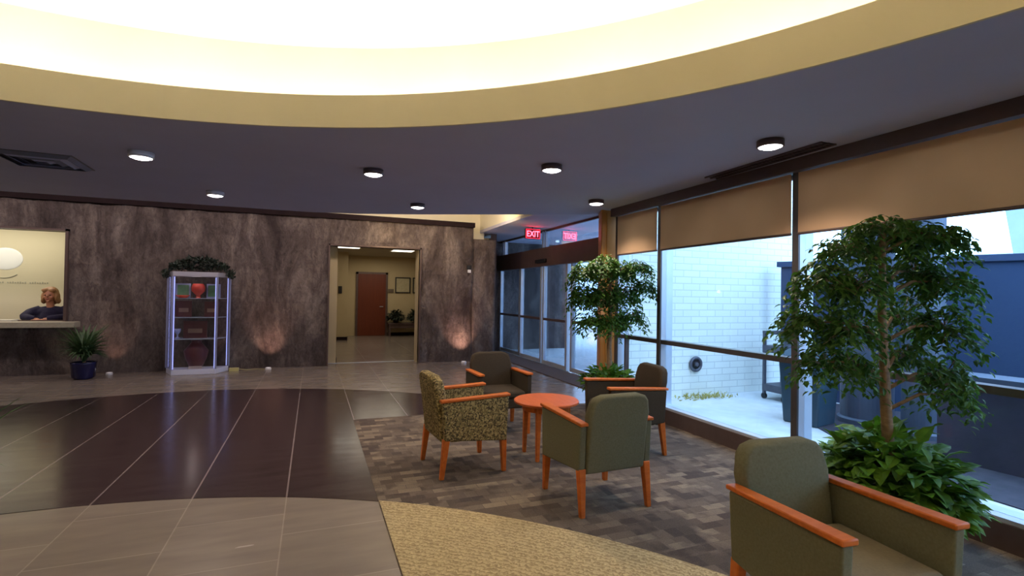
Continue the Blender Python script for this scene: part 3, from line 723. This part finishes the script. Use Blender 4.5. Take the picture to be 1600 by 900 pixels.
# ------------------------------------------------------------------ uplights at the foot of the stone wall
UPL = [(-3.16, 10.44, 'small white floor uplight by the stone wall, right of the palm in the blue pot', 0.25),
       (-0.74, 10.40, 'small white floor uplight glowing on the stone between cabinet and doorway', 1.0),
       (2.98, 10.36, 'small white floor uplight glowing on the stone right of the doorway', 1.9)]
m_up = mat('uplight_lens', (1, 1, 1), 0.3, emit=(1.0, 0.9, 0.82), es=2.5)
for x, y, lab, k in UPL:
    up = thing('floor_uplight', lab, 'floor light', (x, y, 0), 0, 'floor uplights along the stone wall')
    bm = NB(); lathe(bm, [(0.05, 0), (0.055, 0.02), (0.045, 0.045), (0.038, 0.045), (0.036, 0.03)], 20, cap=False); obj('housing', bm, m_rimw, up, smooth=True)
    bm = NB(); lathe(bm, [(0.037, 0.028), (0.037, 0.034)], 20); obj('lens', bm, m_up, up)
    add_light('uplight_lamp', 'SPOT', (x, y, 0.06), 34 * k, (1.0, 0.60, 0.46), 0.03, (x, 10.72, 0.9), 74, 1.0)
bm = NB(); bx(bm, -0.075, 0.075, -0.04, 0.04, 0, 0.055); bx(bm, -0.05, -0.02, -0.042, -0.04, 0.015, 0.04); bx(bm, 0.02, 0.05, -0.042, -0.04, 0.015, 0.04)
pb = tag(obj('power_box', bm, noisy('yellow_box', (0.62, 0.56, 0.22), (0.68, 0.6, 0.25), 9, 0.5), bevel=0.006), 'small yellow power box on the floor right of the display cabinet', 'power box'); pb.location = (-1.30, 10.40, 0)
bm = NB(); tube(bm, [(-1.22, 10.42, 0.03), (-1.1, 10.46, 0.008), (-0.95, 10.50, 0.008), (-0.80, 10.43, 0.012)], 0.006, 6)
tag(obj('floor_cable', bm, mat('cord_yellow', (0.5, 0.42, 0.2), 0.5)), 'thin cord running along the stone wall from the yellow box to an uplight', 'cord')

# ------------------------------------------------------------------ display cabinet
cab = thing('display_cabinet', 'glass display cabinet with pale blue lit frame against the stone wall', 'display cabinet', (-1.88, 10.12, 0))
m_pf = mat('pale_lit_frame', (0.30, 0.32, 0.50), 0.3)
m_post_glow = mat('blue_post_glow', (0.6, 0.7, 1.0), 0.3, emit=(0.38, 0.42, 1.0), es=1.1)
FP = [(-0.33, 0.0), (0.33, 0.0), (0.48, 0.36), (-0.48, 0.36)]
def offs(k): return [(x * k, 0.18 + (y - 0.18) * k) for x, y in FP]
bm = NB(); prism(bm, FP, 0.0, 0.09); obj('plinth', bm, mat('plinth_white', (0.72, 0.74, 0.92), 0.35), cab, bevel=0.006)
bm = NB(); prism(bm, FP, 1.68, 1.76); obj('top_panel', bm, mat('top_grey', (0.42, 0.40, 0.46), 0.5), cab, bevel=0.006)
for x, y in FP:
    bm = NB(); bx(bm, x - 0.014, x + 0.014, y - 0.014, y + 0.014, 0.09, 1.68); obj('post', bm, m_pf, cab)
for x, y in FP:  # added glowing strips imitate the bluish reflection on the posts
    k = 0.93; bm = NB(); bx(bm, x * k - 0.006, x * k + 0.006, 0.18 + (y - 0.18) * k - 0.006, 0.18 + (y - 0.18) * k + 0.006, 0.10, 1.67); obj('post_glow', bm, m_post_glow, cab)
for (a, b) in ((0, 1), (1, 2), (3, 0)):
    p, q = Vector((*FP[a], 0)), Vector((*FP[b], 0)); dr = (q - p).normalized(); nn = Vector((-dr.y, dr.x, 0)) * 0.003
    p += dr * 0.014; q -= dr * 0.014
    bm = NB(); hexa(bm, [p - nn, q - nn, q + nn, p + nn], [v_ + Vector((0, 0, 1.68)) for v_ in (p - nn, q - nn, q + nn, p + nn)])
    for v_ in bm.verts:
        if v_.co.z < 0.5: v_.co.z = 0.09
    obj('glass_pane', bm, m_caseglass, cab)
for z in (0.60, 0.97, 1.30):
    bm = NB(); prism(bm, offs(0.94), z, z + 0.010); obj('shelf', bm, mat('shelf_glass', (0.45, 0.50, 0.62), 0.15), cab)
add_light('cabinet_lamp', 'POINT', (-1.88, 10.30, 0.16), 1.4, (0.42, 0.55, 1.0), 0.05)
add_light('cabinet_lamp', 'POINT', (-1.88, 10.24, 1.62), 0.8, (1.0, 0.85, 0.8), 0.04)
cx0, cy0 = -1.88, 10.12
def item(name, bm, m, label, cat, loc, group=None, **k):
    o = obj(name, bm, m, **k); o.location = loc
    return tag(o, label, cat, group)
m_maroon = noisy('maroon', (0.09, 0.012, 0.02), (0.12, 0.02, 0.03), 8, 0.4)
m_red = noisy('red_glaze', (0.55, 0.04, 0.03), (0.65, 0.07, 0.04), 8, 0.25)
# top shelf
pf = thing('photo_frame', 'white framed green picture at left of the cabinet top shelf', 'photo frame', (cx0 - 0.21, cy0 + 0.16, 1.31), 0.1)
bm = NB(); bx(bm, -0.11, 0.11, 0, 0.02, 0, 0.25); obj('frame', bm, m_pf, pf, bevel=0.004)
bm = NB(); bx(bm, -0.085, 0.085, -0.004, 0.0, 0.025, 0.225); obj('print', bm, noisy('green_print', (0.05, 0.16, 0.08), (0.12, 0.25, 0.12), 12, 0.5), pf)
pf2 = copy_tree(pf); pf2.location = (cx0 + 0.24, cy0 + 0.20, 1.31); pf2.rotation_euler = (0, 0, -0.15); pf2['label'] = 'white framed green picture at right of the cabinet top shelf'
bm = NB(); lathe(bm, [(0.05, 0), (0.03, 0.02), (0.035, 0.05), (0.10, 0.12), (0.105, 0.19), (0.08, 0.25), (0.07, 0.25), (0.09, 0.19)], 24, cap=False)
item('red_vase', bm, m_red, 'round red vase in the middle of the cabinet top shelf', 'vase', (cx0 + 0.02, cy0 + 0.14, 1.31), smooth=True)
bm = NB(); lathe(bm, [(0.06, 0), (0.11, 0.05), (0.105, 0.05), (0.055, 0.006)], 24, cap=False)
item('red_bowl', bm, m_red, 'shallow red bowl at the front of the cabinet top shelf', 'bowl', (cx0 - 0.20, cy0 + 0.08, 1.31), smooth=True)
# second shelf: two dark boxes
def award(x, z, w, h, lab, m=m_maroon, y=0.2):
    a = thing('award_plaque', lab, 'plaque', (cx0 + x, cy0 + y, z + 0.001), 0, 'plaques in the display cabinet')
    bm = NB(); bx(bm, -w / 2, w / 2, -0.02, 0.02, 0, h); obj('board', bm, m, a, bevel=0.006)
    bm = NB(); bx(bm, -w * 0.3, w * 0.3, -0.024, -0.02, h * 0.3, h * 0.55); obj('nameplate', bm, noisy('plate', (0.30, 0.16, 0.12), (0.35, 0.2, 0.15), 9, 0.4), a)
    return a
award(-0.20, 0.98, 0.24, 0.28, 'dark maroon plaque at left on the second cabinet shelf')
award(0.22, 0.98, 0.22, 0.27, 'dark maroon plaque at right on the second cabinet shelf')
award(-0.02, 0.61, 0.36, 0.30, 'widest maroon plaque, centred on the third cabinet shelf')
bm = NB(); lathe(bm, [(0.035, 0), (0.04, 0.01), (0.012, 0.03), (0.012, 0.07), (0.045, 0.12), (0.05, 0.17), (0.045, 0.17), (0.04, 0.12)], 20, cap=False)
item('glass_trophy', bm, m_pf, 'small pale trophy cup at left of the third cabinet shelf', 'trophy', (cx0 - 0.27, cy0 + 0.12, 0.611), smooth=True)
bm = NB(); lathe(bm, [(0.09, 0), (0.16, 0.16), (0.19, 0.30), (0.10, 0.42), (0.07, 0.46), (0.09, 0.48), (0.06, 0.48)], 28, cap=False)
item('dark_urn', bm, m_maroon, 'large dark urn standing in the bottom of the display cabinet', 'urn', (cx0 + 0.0, cy0 + 0.2, 0.091), smooth=True)
bm = NB(); bx(bm, -0.10, 0.10, -0.004, 0.004, 0, 0.05)
item('name_card', bm, mat('card_pale', (0.6, 0.5, 0.5), 0.5), 'small pale card leaning before the urn inside the cabinet', 'card', (cx0 + 0.02, cy0 + 0.035, 0.091))
# garland of dark leaves on top
vs, fs = [], []; r = random.Random(11)
for i in range(900):
    u = r.uniform(-1, 1); h = (1 - u * u) * 0.20 + 0.03
    p = Vector((u * 0.50, 0.18 + r.uniform(-0.17, 0.17), r.uniform(0, 1) ** 0.8 * h + (-0.02 if abs(u) > 0.85 else 0.015)))
    if abs(u) > 0.86: p.z -= r.uniform(0, 0.12); p.x *= 1.05
    elif p.y < 0.05: p.z = max(p.z, 0.012)
    d = rnd_dir(r, 0.1, 1); leaf_faces(vs, fs, p, d, rnd_dir(r), r.uniform(0.05, 0.09), 0.032, 0.15, 0.2)
gl = mesh_obj('leaf_garland', vs, fs, m_garland); gl.location = (cx0 + 0.02, cy0, 1.762)
tag(gl, 'dark leafy garland heaped on top of the display cabinet', 'garland')

# ------------------------------------------------------------------ strap-leaf plant in the blue pot
def strap_plant(x, y, lab, m_pot, n=64, R=0.36, H=0.62, seed=5, s=1.0, rz=0):
    t = thing('potted_plant', lab, 'potted plant', (x, y, 0), rz)
    bm = NB(); lathe(bm, [(0.11 * s, 0), (0.15 * s, 0.03), (0.165 * s, 0.24 * s), (0.175 * s, 0.27 * s), (0.15 * s, 0.27 * s), (0.14 * s, 0.22 * s), (0.001, 0.22 * s)], 32, cap=False); obj('pot', bm, m_pot, t, smooth=True)
    r = random.Random(seed); vs, fs = [], []
    for i in range(n):
        a = 2 * PI * i / n * 7.3 + r.uniform(-.3, .3); q = i / n
        out = R * (0.55 + 0.5 * r.random()); top = H * s * (1.05 - 0.45 * q) ; base_ = Vector((0, 0, 0.24 * s))
        dr = Vector((math.cos(a), math.sin(a), 0)); sd = Vector((-math.sin(a), math.cos(a), 0)); w = 0.022 * s * r.uniform(0.8, 1.2); b0 = len(vs); N = 7
        for k in range(N + 1):
            u = k / N; p = base_ + dr * (out * u ** 1.1) + Vector((0, 0, 1)) * (top * (1.15 * u ** 0.8) * (1 - 0.62 * u * (0.4 + q)) )
            ww = w * (0.5 + 1.6 * u * (1 - u) + 0.2) * (1 - u ** 3)
            vs += [tuple(p - sd * ww), tuple(p + Vector((0, 0, -ww * 0.4))), tuple(p + sd * ww)]
        for k in range(N):
            b = b0 + 3 * k; fs += [(b, b + 1, b + 4, b + 3), (b + 1, b + 2, b + 5, b + 4)]
    mesh_obj('foliage', vs, fs, m_palm, t)
    bm = NB(); tube(bm, [(0, 0, 0.2 * s), (0.01, 0, 0.32 * s)], [0.025, 0.02], 8); obj('stem', bm, m_bark, t)
    return t
strap_plant(-3.40, 10.12, 'leafy strap-leaved plant in a dark blue pot below the reception counter', m_bluepot, 150, 0.40, 0.72)

# ------------------------------------------------------------------ armchairs
def rounded_slab(bm, prof, y_of, th, bev):
    """prof: outline in x,z; y_of(z) centre line of the slab"""
    n = len(prof)
    layers = []
    for k, (dy, ins) in enumerate(((-th / 2, bev), (-th / 2 + bev, 0), (th / 2 - bev, 0), (th / 2, bev))):
        cx = sum(p[0] for p in prof) / n; cz = sum(p[1] for p in prof) / n
        ring = []
        for x, z in prof:
            d = Vector((cx - x, cz - z)); d.normalize()
            ring.append(bm.verts.new((x + d.x * ins, y_of(z) + dy, z + d.y * ins)))
        layers.append(ring)
    bm.faces.new(layers[0][::-1]); bm.faces.new(layers[-1])
    for a, b in zip(layers, layers[1:]):
        for i in range(n): bm.faces.new((a[i], a[(i + 1) % n], b[(i + 1) % n], b[i]))

def make_armchair(label, m_up, m_st, H=0.80):
    t = thing('armchair', label, 'armchair', (0, 0, 0), 0, 'armchairs in the lounge')
    # local +Y is the front
    prof = [(-0.232, 0.27), (0.232, 0.27), (0.236, 0.6), (0.242, 0.66), (0.222, H - 0.05), (0.195, H - 0.018), (0.14, H), (-0.14, H), (-0.195, H - 0.018), (-0.222, H - 0.05), (-0.242, 0.66), (-0.236, 0.6)]
    bm = NB(); rounded_slab(bm, prof, lambda z: -0.235 - 0.16 * max(z - 0.35, 0), 0.085, 0.018); obj('backrest', bm, m_up, t, bevel=0.008)
    bm = NB(); bx(bm, -0.235, 0.235, -0.20, 0.262, 0.27, 0.37); obj('seat_frame', bm, m_up, t, bevel=0.015)
    bm = NB(); bx(bm, -0.23, 0.23, -0.19, 0.27, 0.37, 0.45)
    obj('seat', bm, m_st, t, bevel=0.03, seg=4)
    for s in (-1, 1):
        bm = NB(); x0, x1 = (0.236, 0.288) if s > 0 else (-0.288, -0.236)
        hexa(bm, [(x0, -0.265, 0.30), (x1, -0.265, 0.30), (x1, 0.27, 0.255), (x0, 0.27, 0.255)], [(x0, -0.285, 0.595), (x1, -0.285, 0.595), (x1, 0.285, 0.615), (x0, 0.285, 0.615)])
        obj('arm_panel', bm, m_up, t, bevel=0.01)
        bm = NB(); hexa(bm, [(x0 - 0.004, -0.30, 0.597), (x1 + 0.004, -0.30, 0.597), (x1 + 0.010, 0.295, 0.617), (x0 - 0.010, 0.295, 0.617)], [(x0 - 0.004, -0.30, 0.619), (x1 + 0.004, -0.30, 0.619), (x1 + 0.010, 0.295, 0.641), (x0 - 0.010, 0.295, 0.641)])
        obj('armrest', bm, m_wood, t, bevel=0.006)
    for sx in (-1, 1):
        for sy in (-1, 1):
            x, y = sx * 0.258, sy * 0.245; yy = y + (-0.035 if sy < 0 else 0.01); a, b = 0.017, 0.026
            bm = NB(); hexa(bm, [(x + sx * 0.006 - a, yy - a, 0), (x + sx * 0.006 + a, yy - a, 0), (x + sx * 0.006 + a, yy + a, 0), (x + sx * 0.006 - a, yy + a, 0)], [(x - b, y - b, 0.31), (x + b, y - b, 0.31), (x + b, y + b, 0.31), (x - b, y + b, 0.31)])
            obj('leg', bm, m_wood, t, bevel=0.005)
    return t
def put(o, x, y, rz): o.location = (x, y, 0.0085 if x < 2.6 and (x + 1.71) ** 2 + (y + 0.12) ** 2 < 19 else 0.005); o.rotation_euler = (0, 0, rz)
chA = make_armchair('olive armchair closest to the camera, at the bottom right before the leafy planter', m_olive, m_seat)
put(chA, 2.00, 1.46, PI - 0.10)
def dup(o, lab, x, y, rz, mu=None, ms=None):
    c = copy_tree(o); c['label'] = lab; put(c, x, y, rz); return c
chB = dup(chA, 'olive armchair seen from behind, in front of the round table', 1.925, 3.24, 0.03)
chC = make_armchair('armchair in tan and green speckled fabric, left of the round table', m_pattern, m_pattern); put(chC, 1.22, 4.20, -PI / 2 + 0.08)
chE = make_armchair('dark brown armchair facing the camera, behind the round table at left', m_brownup, m_brownup); put(chE, 1.88, 5.20, PI - 0.05)
chD = dup(chE, 'dark brown armchair facing left, between the round table and the windows', 2.79, 4.16, PI / 2 - 0.1)

# round table
tb = thing('side_table', 'round cherry wood table in the middle of the armchairs', 'table', (2.00, 4.22, 0.005))
bm = NB(); lathe(bm, [(0.0, 0.475), (0.27, 0.475), (0.295, 0.485), (0.295, 0.50), (0.285, 0.508), (0.0, 0.508)], 48, cap=False); bmesh.ops.remove_doubles(bm, verts=bm.verts[:], dist=1e-4); obj('table_top', bm, m_tabletop, tb, smooth=False)
bm = NB(); lathe(bm, [(0.20, 0.42), (0.22, 0.42), (0.22, 0.475), (0.20, 0.475)], 40, cap=False); obj('apron', bm, m_wood, tb)
for k in range(4):
    a = PI / 4 + k * PI / 2; x, y = 0.2 * math.cos(a), 0.2 * math.sin(a)
    bm = NB(); hexa(bm, [(x * 1.05 - .015, y * 1.05 - .015, 0), (x * 1.05 + .015, y * 1.05 - .015, 0), (x * 1.05 + .015, y * 1.05 + .015, 0), (x * 1.05 - .015, y * 1.05 + .015, 0)], [(x - .022, y - .022, 0.475), (x + .022, y - .022, 0.475), (x + .022, y + .022, 0.475), (x - .022, y + .022, 0.475)]); obj('leg', bm, m_wood, tb, bevel=0.004)

# ------------------------------------------------------------------ ficus trees in planters with underplanting
def ficus(name_lab, x, y, tz, lean, z0, z1, rx, n_br, twigs, seed, leafL, under_R, under_H, n_under, underL, pot_r, pot_h, clusters):
    t = thing('ficus_tree', name_lab, 'potted tree', (x, y, 0.005), 0, 'ficus trees by the glazed wall')
    r = random.Random(seed)
    bm = NB(); pts = []; top = tz
    for k in range(9):
        u = k / 8; pts.append((lean * u + 0.012 * math.sin(k * 1.7), 0.01 * math.cos(k * 1.3), pot_h - 0.05 + (top - pot_h + 0.05) * u))
    tube(bm, pts, [0.036 - 0.020 * k / 8 for k in range(9)], 10)
    vs, fs = [], []
    for c in clusters:        # (dx, dy, z, rx, ry, rz, n twigs)
        cx, cy, cz, ax, ay, az, nt = c
        # branch from the trunk to the cluster
        zb = min(max(cz - 0.1, z0 - 0.10), top - 0.05); pb_ = Vector((lean * (zb / top), 0, zb)); pc = Vector((cx, cy, cz))
        mid = (pb_ + pc) / 2 + Vector((0, 0, 0.05)); tube(bm, [pb_, mid, pc], [0.012, 0.009, 0.004], 6)
        for i in range(nt):
            d = rnd_dir(r, -0.7, 1.0); k = r.random() ** 0.45
            st = pc + Vector((d.x * ax * k, d.y * ay * k, d.z * az * k))
            od = Vector((d.x, d.y, 0.15)).normalized(); L = r.uniform(0.10, 0.22); N = r.randint(5, 8)
            if i % 3 == 0: tube(bm, [pc + (st - pc) * 0.2, st, st + od * L * 0.5 - Vector((0, 0, L * 0.3))], [0.003, 0.002, 0.001], 4, cap=False)
            for j in range(N):
                u = j / (N - 1); p = st + od * L * u * 0.6 - Vector((0, 0, 1)) * L * u * u * 0.9
                sd = od.cross(Vector((0, 0, 1))) * (1 if j % 2 else -1)
                dd = od * 0.5 + sd * 0.8 + Vector((0, 0, -0.55)) + rnd_dir(r) * 0.35
                s = leafL * r.uniform(0.75, 1.25); leaf_faces(vs, fs, p, dd, Vector((0, 0, 1)) + rnd_dir(r) * 0.5, s, s * 0.46, 0.15, 0.2)
    obj('trunk', bm, m_bark, t, smooth=True)
    mesh_obj('foliage', vs, fs, m_ficus, t)
    bm = NB(); lathe(bm, [(pot_r * 0.8, 0), (pot_r * 0.95, pot_h * 0.5), (pot_r, pot_h), (pot_r * 0.93, pot_h), (pot_r * 0.9, pot_h - 0.04), (0.001, pot_h - 0.04)], 36, cap=False); obj('planter', bm, m_planter, t, smooth=True)
    vs, fs = [], []; bush(vs, fs, (0, 0, pot_h + 0.02), under_R, under_H, n_under, underL, underL * 0.68, r, 0.22); mesh_obj('underplanting', vs, fs, m_pothos, t)
    return t
# large tree before the window
cl = []
r = random.Random(21)
RT = Vector((0.931, -0.364, 0)); FW = Vector((0.363, 0.931, 0))
def cluster(a, z, e, ra, re, rz, n):
    p = RT * a + FW * e
    return (p.x, p.y, z + 0.05, ra, re, rz, int(n * 2.7))
big = [cluster(*c) for c in (
    (-0.05, 1.84, 0.02, 0.15, 0.14, 0.07, 32), (-0.24, 1.72, 0.05, 0.14, 0.13, 0.10, 30), (0.13, 1.80, -0.02, 0.15, 0.13, 0.08, 30), (0.29, 1.78, 0.0, 0.10, 0.11, 0.09, 26),
    (-0.40, 1.52, 0.0, 0.12, 0.13, 0.13, 32), (-0.22, 1.50, -0.08, 0.12, 0.12, 0.13, 26), (0.22, 1.58, 0.10, 0.12, 0.11, 0.12, 24), (0.31, 1.52, 0.0, 0.08, 0.11, 0.13, 28),
    (-0.46, 1.27, 0.05, 0.10, 0.13, 0.13, 30), (-0.27, 1.25, -0.05, 0.13, 0.13, 0.15, 34), (0.18, 1.32, 0.13, 0.12, 0.10, 0.12, 20), (0.31, 1.26, -0.02, 0.09, 0.11, 0.14, 28),
    (-0.38, 1.04, 0.0, 0.09, 0.11, 0.10, 18), (-0.20, 1.02, 0.05, 0.11, 0.11, 0.10, 20), (0.16, 1.08, 0.08, 0.11, 0.10, 0.10, 20), (0.33, 0.98, 0.0, 0.08, 0.09, 0.11, 24), (0.38, 0.86, 0.0, 0.06, 0.08, 0.07, 10))]
ficus('large ficus tree before the window at right, with broad leaves growing at its foot', 3.17, 1.99, 1.85, -0.09, 0.9, 1.95, 0.5, 16, 30, 4, 0.050, 0.37, 0.37, 1150, 0.115, 0.24, 0.30, big)
small = [cluster(*c) for c in (
    (-0.30, 1.70, 0.0, 0.15, 0.15, 0.14, 40), (-0.08, 1.78, 0.0, 0.16, 0.15, 0.13, 40), (0.14, 1.72, 0.05, 0.15, 0.13, 0.13, 34), (0.37, 1.76, 0.0, 0.12, 0.11, 0.12, 24),
    (-0.32, 1.40, 0.0, 0.14, 0.14, 0.16, 40), (-0.08, 1.42, 0.0, 0.17, 0.15, 0.17, 48), (0.16, 1.42, 0.0, 0.15, 0.13, 0.15, 38), (0.42, 1.52, 0.0, 0.10, 0.10, 0.12, 20),
    (-0.24, 1.12, 0.0, 0.14, 0.12, 0.12, 30), (0.02, 1.10, 0.0, 0.15, 0.12, 0.14, 34), (0.26, 1.16, 0.0, 0.14, 0.10, 0.12, 24))]
ficus('smaller ficus tree in front of the orange wood column beside the entrance', 3.38, 5.36, 1.75, 0.0, 0.9, 1.9, 0.5, 12, 30, 9, 0.056, 0.33, 0.24, 600, 0.09, 0.20, 0.34, small)
# plant whose leaf tips just reach into the frame at the far left
strap_plant(-2.05, 4.10, 'dark strap-leaved potted plant, only its leaf tips showing at the left edge', m_planter, 26, 0.42, 0.62, 8, 1.0)

# ------------------------------------------------------------------ outside
bm = NB(); bx(bm, 4.62, 30, -12, 20, -0.3, 0.0); bx(bm, 4.0, 4.62, -12, 6.3, -0.3, 0.0); struct('ground', bm, m_conc)
bm = NB(); prism(bm, [(4.3, -8), (9.0, -8), (7.4, 4.0), (6.75, 5.2), (5.75, 4.8), (5.0, 3.5), (4.7, 2.6)], 0.0, 0.01); struct('ground', bm, m_darkground)
bm = NB(); bx(bm, 4.05, 7.3, 6.10, 6.26, 0, 4.3); struct('wall_outside', bm, m_brick)
# blue grey garden wall with coping
A, B = Vector((6.70, 5.80, 0)), Vector((8.6, 0.73, 0)); dd_ = (B - A).normalized(); nn = Vector((-dd_.y, dd_.x, 0))
def strip(bm, a, b, n, t0, t1, z0, z1):
    hexa(bm, [a + n * t0 + Vector((0, 0, z0)), b + n * t0 + Vector((0, 0, z0)), b + n * t1 + Vector((0, 0, z0)), a + n * t1 + Vector((0, 0, z0))],
         [a + n * t0 + Vector((0, 0, z1)), b + n * t0 + Vector((0, 0, z1)), b + n * t1 + Vector((0, 0, z1)), a + n * t1 + Vector((0, 0, z1))])
bm = NB(); strip(bm, A, B + dd_ * 4, nn, 0, 0.25, 0, 1.95); struct('wall_garden', bm, m_bluewall)
bm = NB(); strip(bm, A - dd_ * 0.05, B + dd_ * 4, nn, -0.04, 0.29, 1.95, 2.03); struct('trim_25', bm, m_bluecap)
bm = NB(); strip(bm, Vector((5.45, 3.0, 0)), Vector((6.1, -4.0, 0)), Vector((1, 0.09, 0)).normalized(), 0, 0.3, 0, 0.74); struct('wall_low', bm, m_lowwall)
bm = NB(); strip(bm, Vector((5.42, 3.04, 0)), Vector((6.07, -4.0, 0)), Vector((1, 0.09, 0)).normalized(), 0, 0.36, 0.74, 0.80); struct('trim_26', bm, m_column)
for x, y, rr, lab in ((6.18, 4.14, 0.27, 'thicker round blue-grey column outside the window, left of the tree trunk'), (6.15, 3.52, 0.19, 'slimmer round blue-grey column outside the window, right of the tree trunk')):
    c = thing('round_column', lab, 'column', (x, y, 0), 0, 'round columns outside')
    bm = NB(); lathe(bm, [(rr, 0.0), (rr, 2.6)], 40); o = obj('shaft', bm, m_column, c)
    bm = NB(); lathe(bm, [(rr + 0.03, 0.0), (rr + 0.03, 0.06), (rr, 0.08)], 40); obj('base_ring', bm, m_column, c)
# bin
bn = thing('trash_bin', 'blue-green waste bin standing outside behind the window mullion', 'bin', (5.50, 4.36, 0.0), 0.2)
m_bin = noisy('bin_plastic', (0.025, 0.055, 0.085), (0.032, 0.07, 0.10), 4, 0.5)
bm = NB(); hexa(bm, [(-.20, -.20, 0), (.20, -.20, 0), (.20, .20, 0), (-.20, .20, 0)], [(-.24, -.24, .74), (.24, -.24, .74), (.24, .24, .74), (-.24, .24, .74)]); obj('body', bm, m_bin, bn, bevel=0.02)
bm = NB(); bx(bm, -.26, .26, -.26, .26, .72, .78); obj('rim', bm, m_bin, bn, bevel=0.015)
bm = NB(); hexa(bm, [(-.25, -.25, .78), (.25, -.25, .78), (.25, .25, .78), (-.25, .25, .78)], [(-.16, -.16, .87), (.16, -.16, .87), (.16, .16, .87), (-.16, .16, .87)]); obj('lid', bm, m_bin, bn, bevel=0.015)
# cart by the wall
cr = thing('metal_cart', 'dark metal frame cart outside against the end of the white brick wall', 'cart', (6.42, 5.45, 0.0), 0.0)
m_cart = noisy('cart_metal', (0.10, 0.10, 0.13), (0.14, 0.14, 0.17), 5, 0.5, metal=0.4)
for sx in (-1, 1):
    for sy in (-1, 1):
        bm = NB(); bx(bm, sx * 0.24 - 0.018, sx * 0.24 + 0.018, sy * 0.17 - 0.018, sy * 0.17 + 0.018, 0.08, 0.98); obj('post', bm, m_cart, cr)
        bm = NB(); tube(bm, [(sx * 0.24 - 0.015, sy * 0.17, 0.045), (sx * 0.24 + 0.015, sy * 0.17, 0.045)], 0.042, 14); obj('wheel', bm, m_black, cr)
bm = NB(); bx(bm, -0.26, 0.26, -0.19, -0.15, 0.95, 0.99); bx(bm, -0.26, 0.26, 0.15, 0.19, 0.95, 0.99); bx(bm, -0.26, -0.22, -0.15, 0.15, 0.95, 0.99); bx(bm, 0.22, 0.26, -0.15, 0.15, 0.95, 0.99); obj('top_rail', bm, m_cart, cr)
for z in (0.12, 0.68):
    bm = NB(); bx(bm, -0.26, 0.26, -0.19, 0.19, z, z + 0.10); obj('shelf', bm, m_cart, cr)
# hose bib / vent on the brick wall
hv = thing('wall_vent', 'round dark vent low on the white brick wall outside', 'vent', (5.32, 6.10, 0.47))
bm = NB()
for k in range(24):
    pass
tube(bm, [(0.095 * math.cos(2 * PI * k / 24), -0.03, 0.095 * math.sin(2 * PI * k / 24)) for k in range(25)], 0.022, 8); obj('rim_ring', bm, m_cart, hv)
bm = NB(); tube(bm, [(0, 0, 0), (0, -0.02, 0)], 0.09, 24); obj('grille', bm, m_black, hv)
bm = NB(); tube(bm, [(0, -0.02, 0.0), (0.0, -0.06, 0.0)], [0.035, 0.03], 12); obj('hub', bm, m_cart, hv)
# yellow weeds at the wall's foot
vs, fs = [], []; r = random.Random(31)
for i in range(170):
    a = Vector((r.gauss(0, 0.22), r.uniform(-0.28, 0.0), 0)); leaf_faces(vs, fs, a, Vector((r.uniform(-1, 1), r.uniform(-1, 0.4), r.uniform(0.2, 1.0))), rnd_dir(r), r.uniform(0.04, 0.09), 0.02)
wd = mesh_obj('weeds', vs, fs, leaf_mat('yellow_weed', (0.42, 0.36, 0.10), (0.55, 0.5, 0.15))); wd.location = (5.40, 6.08, 0.0); tag(wd, 'patch of yellowish weeds at the foot of the white brick wall', 'weeds', kind='stuff')
# dark shrub over the low wall at right
for x, y, s, sd, lab in ((6.60, 2.30, 1.0, 41, 'dark shrub outside above the low wall at the right edge'),):
    sh = thing('shrub', lab, 'shrub', (x, y, 0.0))
    vs, fs = [], []; r = random.Random(sd); bush(vs, fs, (0, 0, 0.55), 0.42 * s, 0.65 * s, 900, 0.09, 0.04, r); mesh_obj('foliage', vs, fs, m_garland, sh)
    bm = NB(); tube(bm, [(0, 0, 0), (0.02, 0, 0.6)], 0.03, 8); obj('stem', bm, m_bark, sh)
# building beyond the garden wall
fb = thing('building', 'pale grey building beyond the blue garden wall, at the right edge', 'building', (17.0, 6.5, 0))
bm = NB(); hexa(bm, [(-1, -9, 0), (4, -9, 0), (4, 0.3, 0), (-1, 0.3, 0)], [(-1, -9, 6.2), (4, -9, 6.2), (4, 1.2, 6.2), (-1, 1.2, 6.2)]); obj('wall', bm, m_far, fb)
for k in range(3):
    bm = NB(); bx(bm, -1.06, -1.0, -3.4, -0.6 - 0.3 * k, 2.2 + k * 0.75, 2.28 + k * 0.75); obj('light_band', bm, m_farwhite, fb)
fw_ = thing('building', 'low white building beyond the blue garden wall, left of the pale grey one', 'building', (22.0, 11.5, 0))
bm = NB(); bx(bm, 0, 3, -3.5, 6, 0, 3.05); obj('wall', bm, m_farwhite, fw_)
bm = NB(); bx(bm, -0.1, 3.1, -3.6, 6.1, 3.05, 3.15); obj('roof_edge', bm, m_alu, fw_)
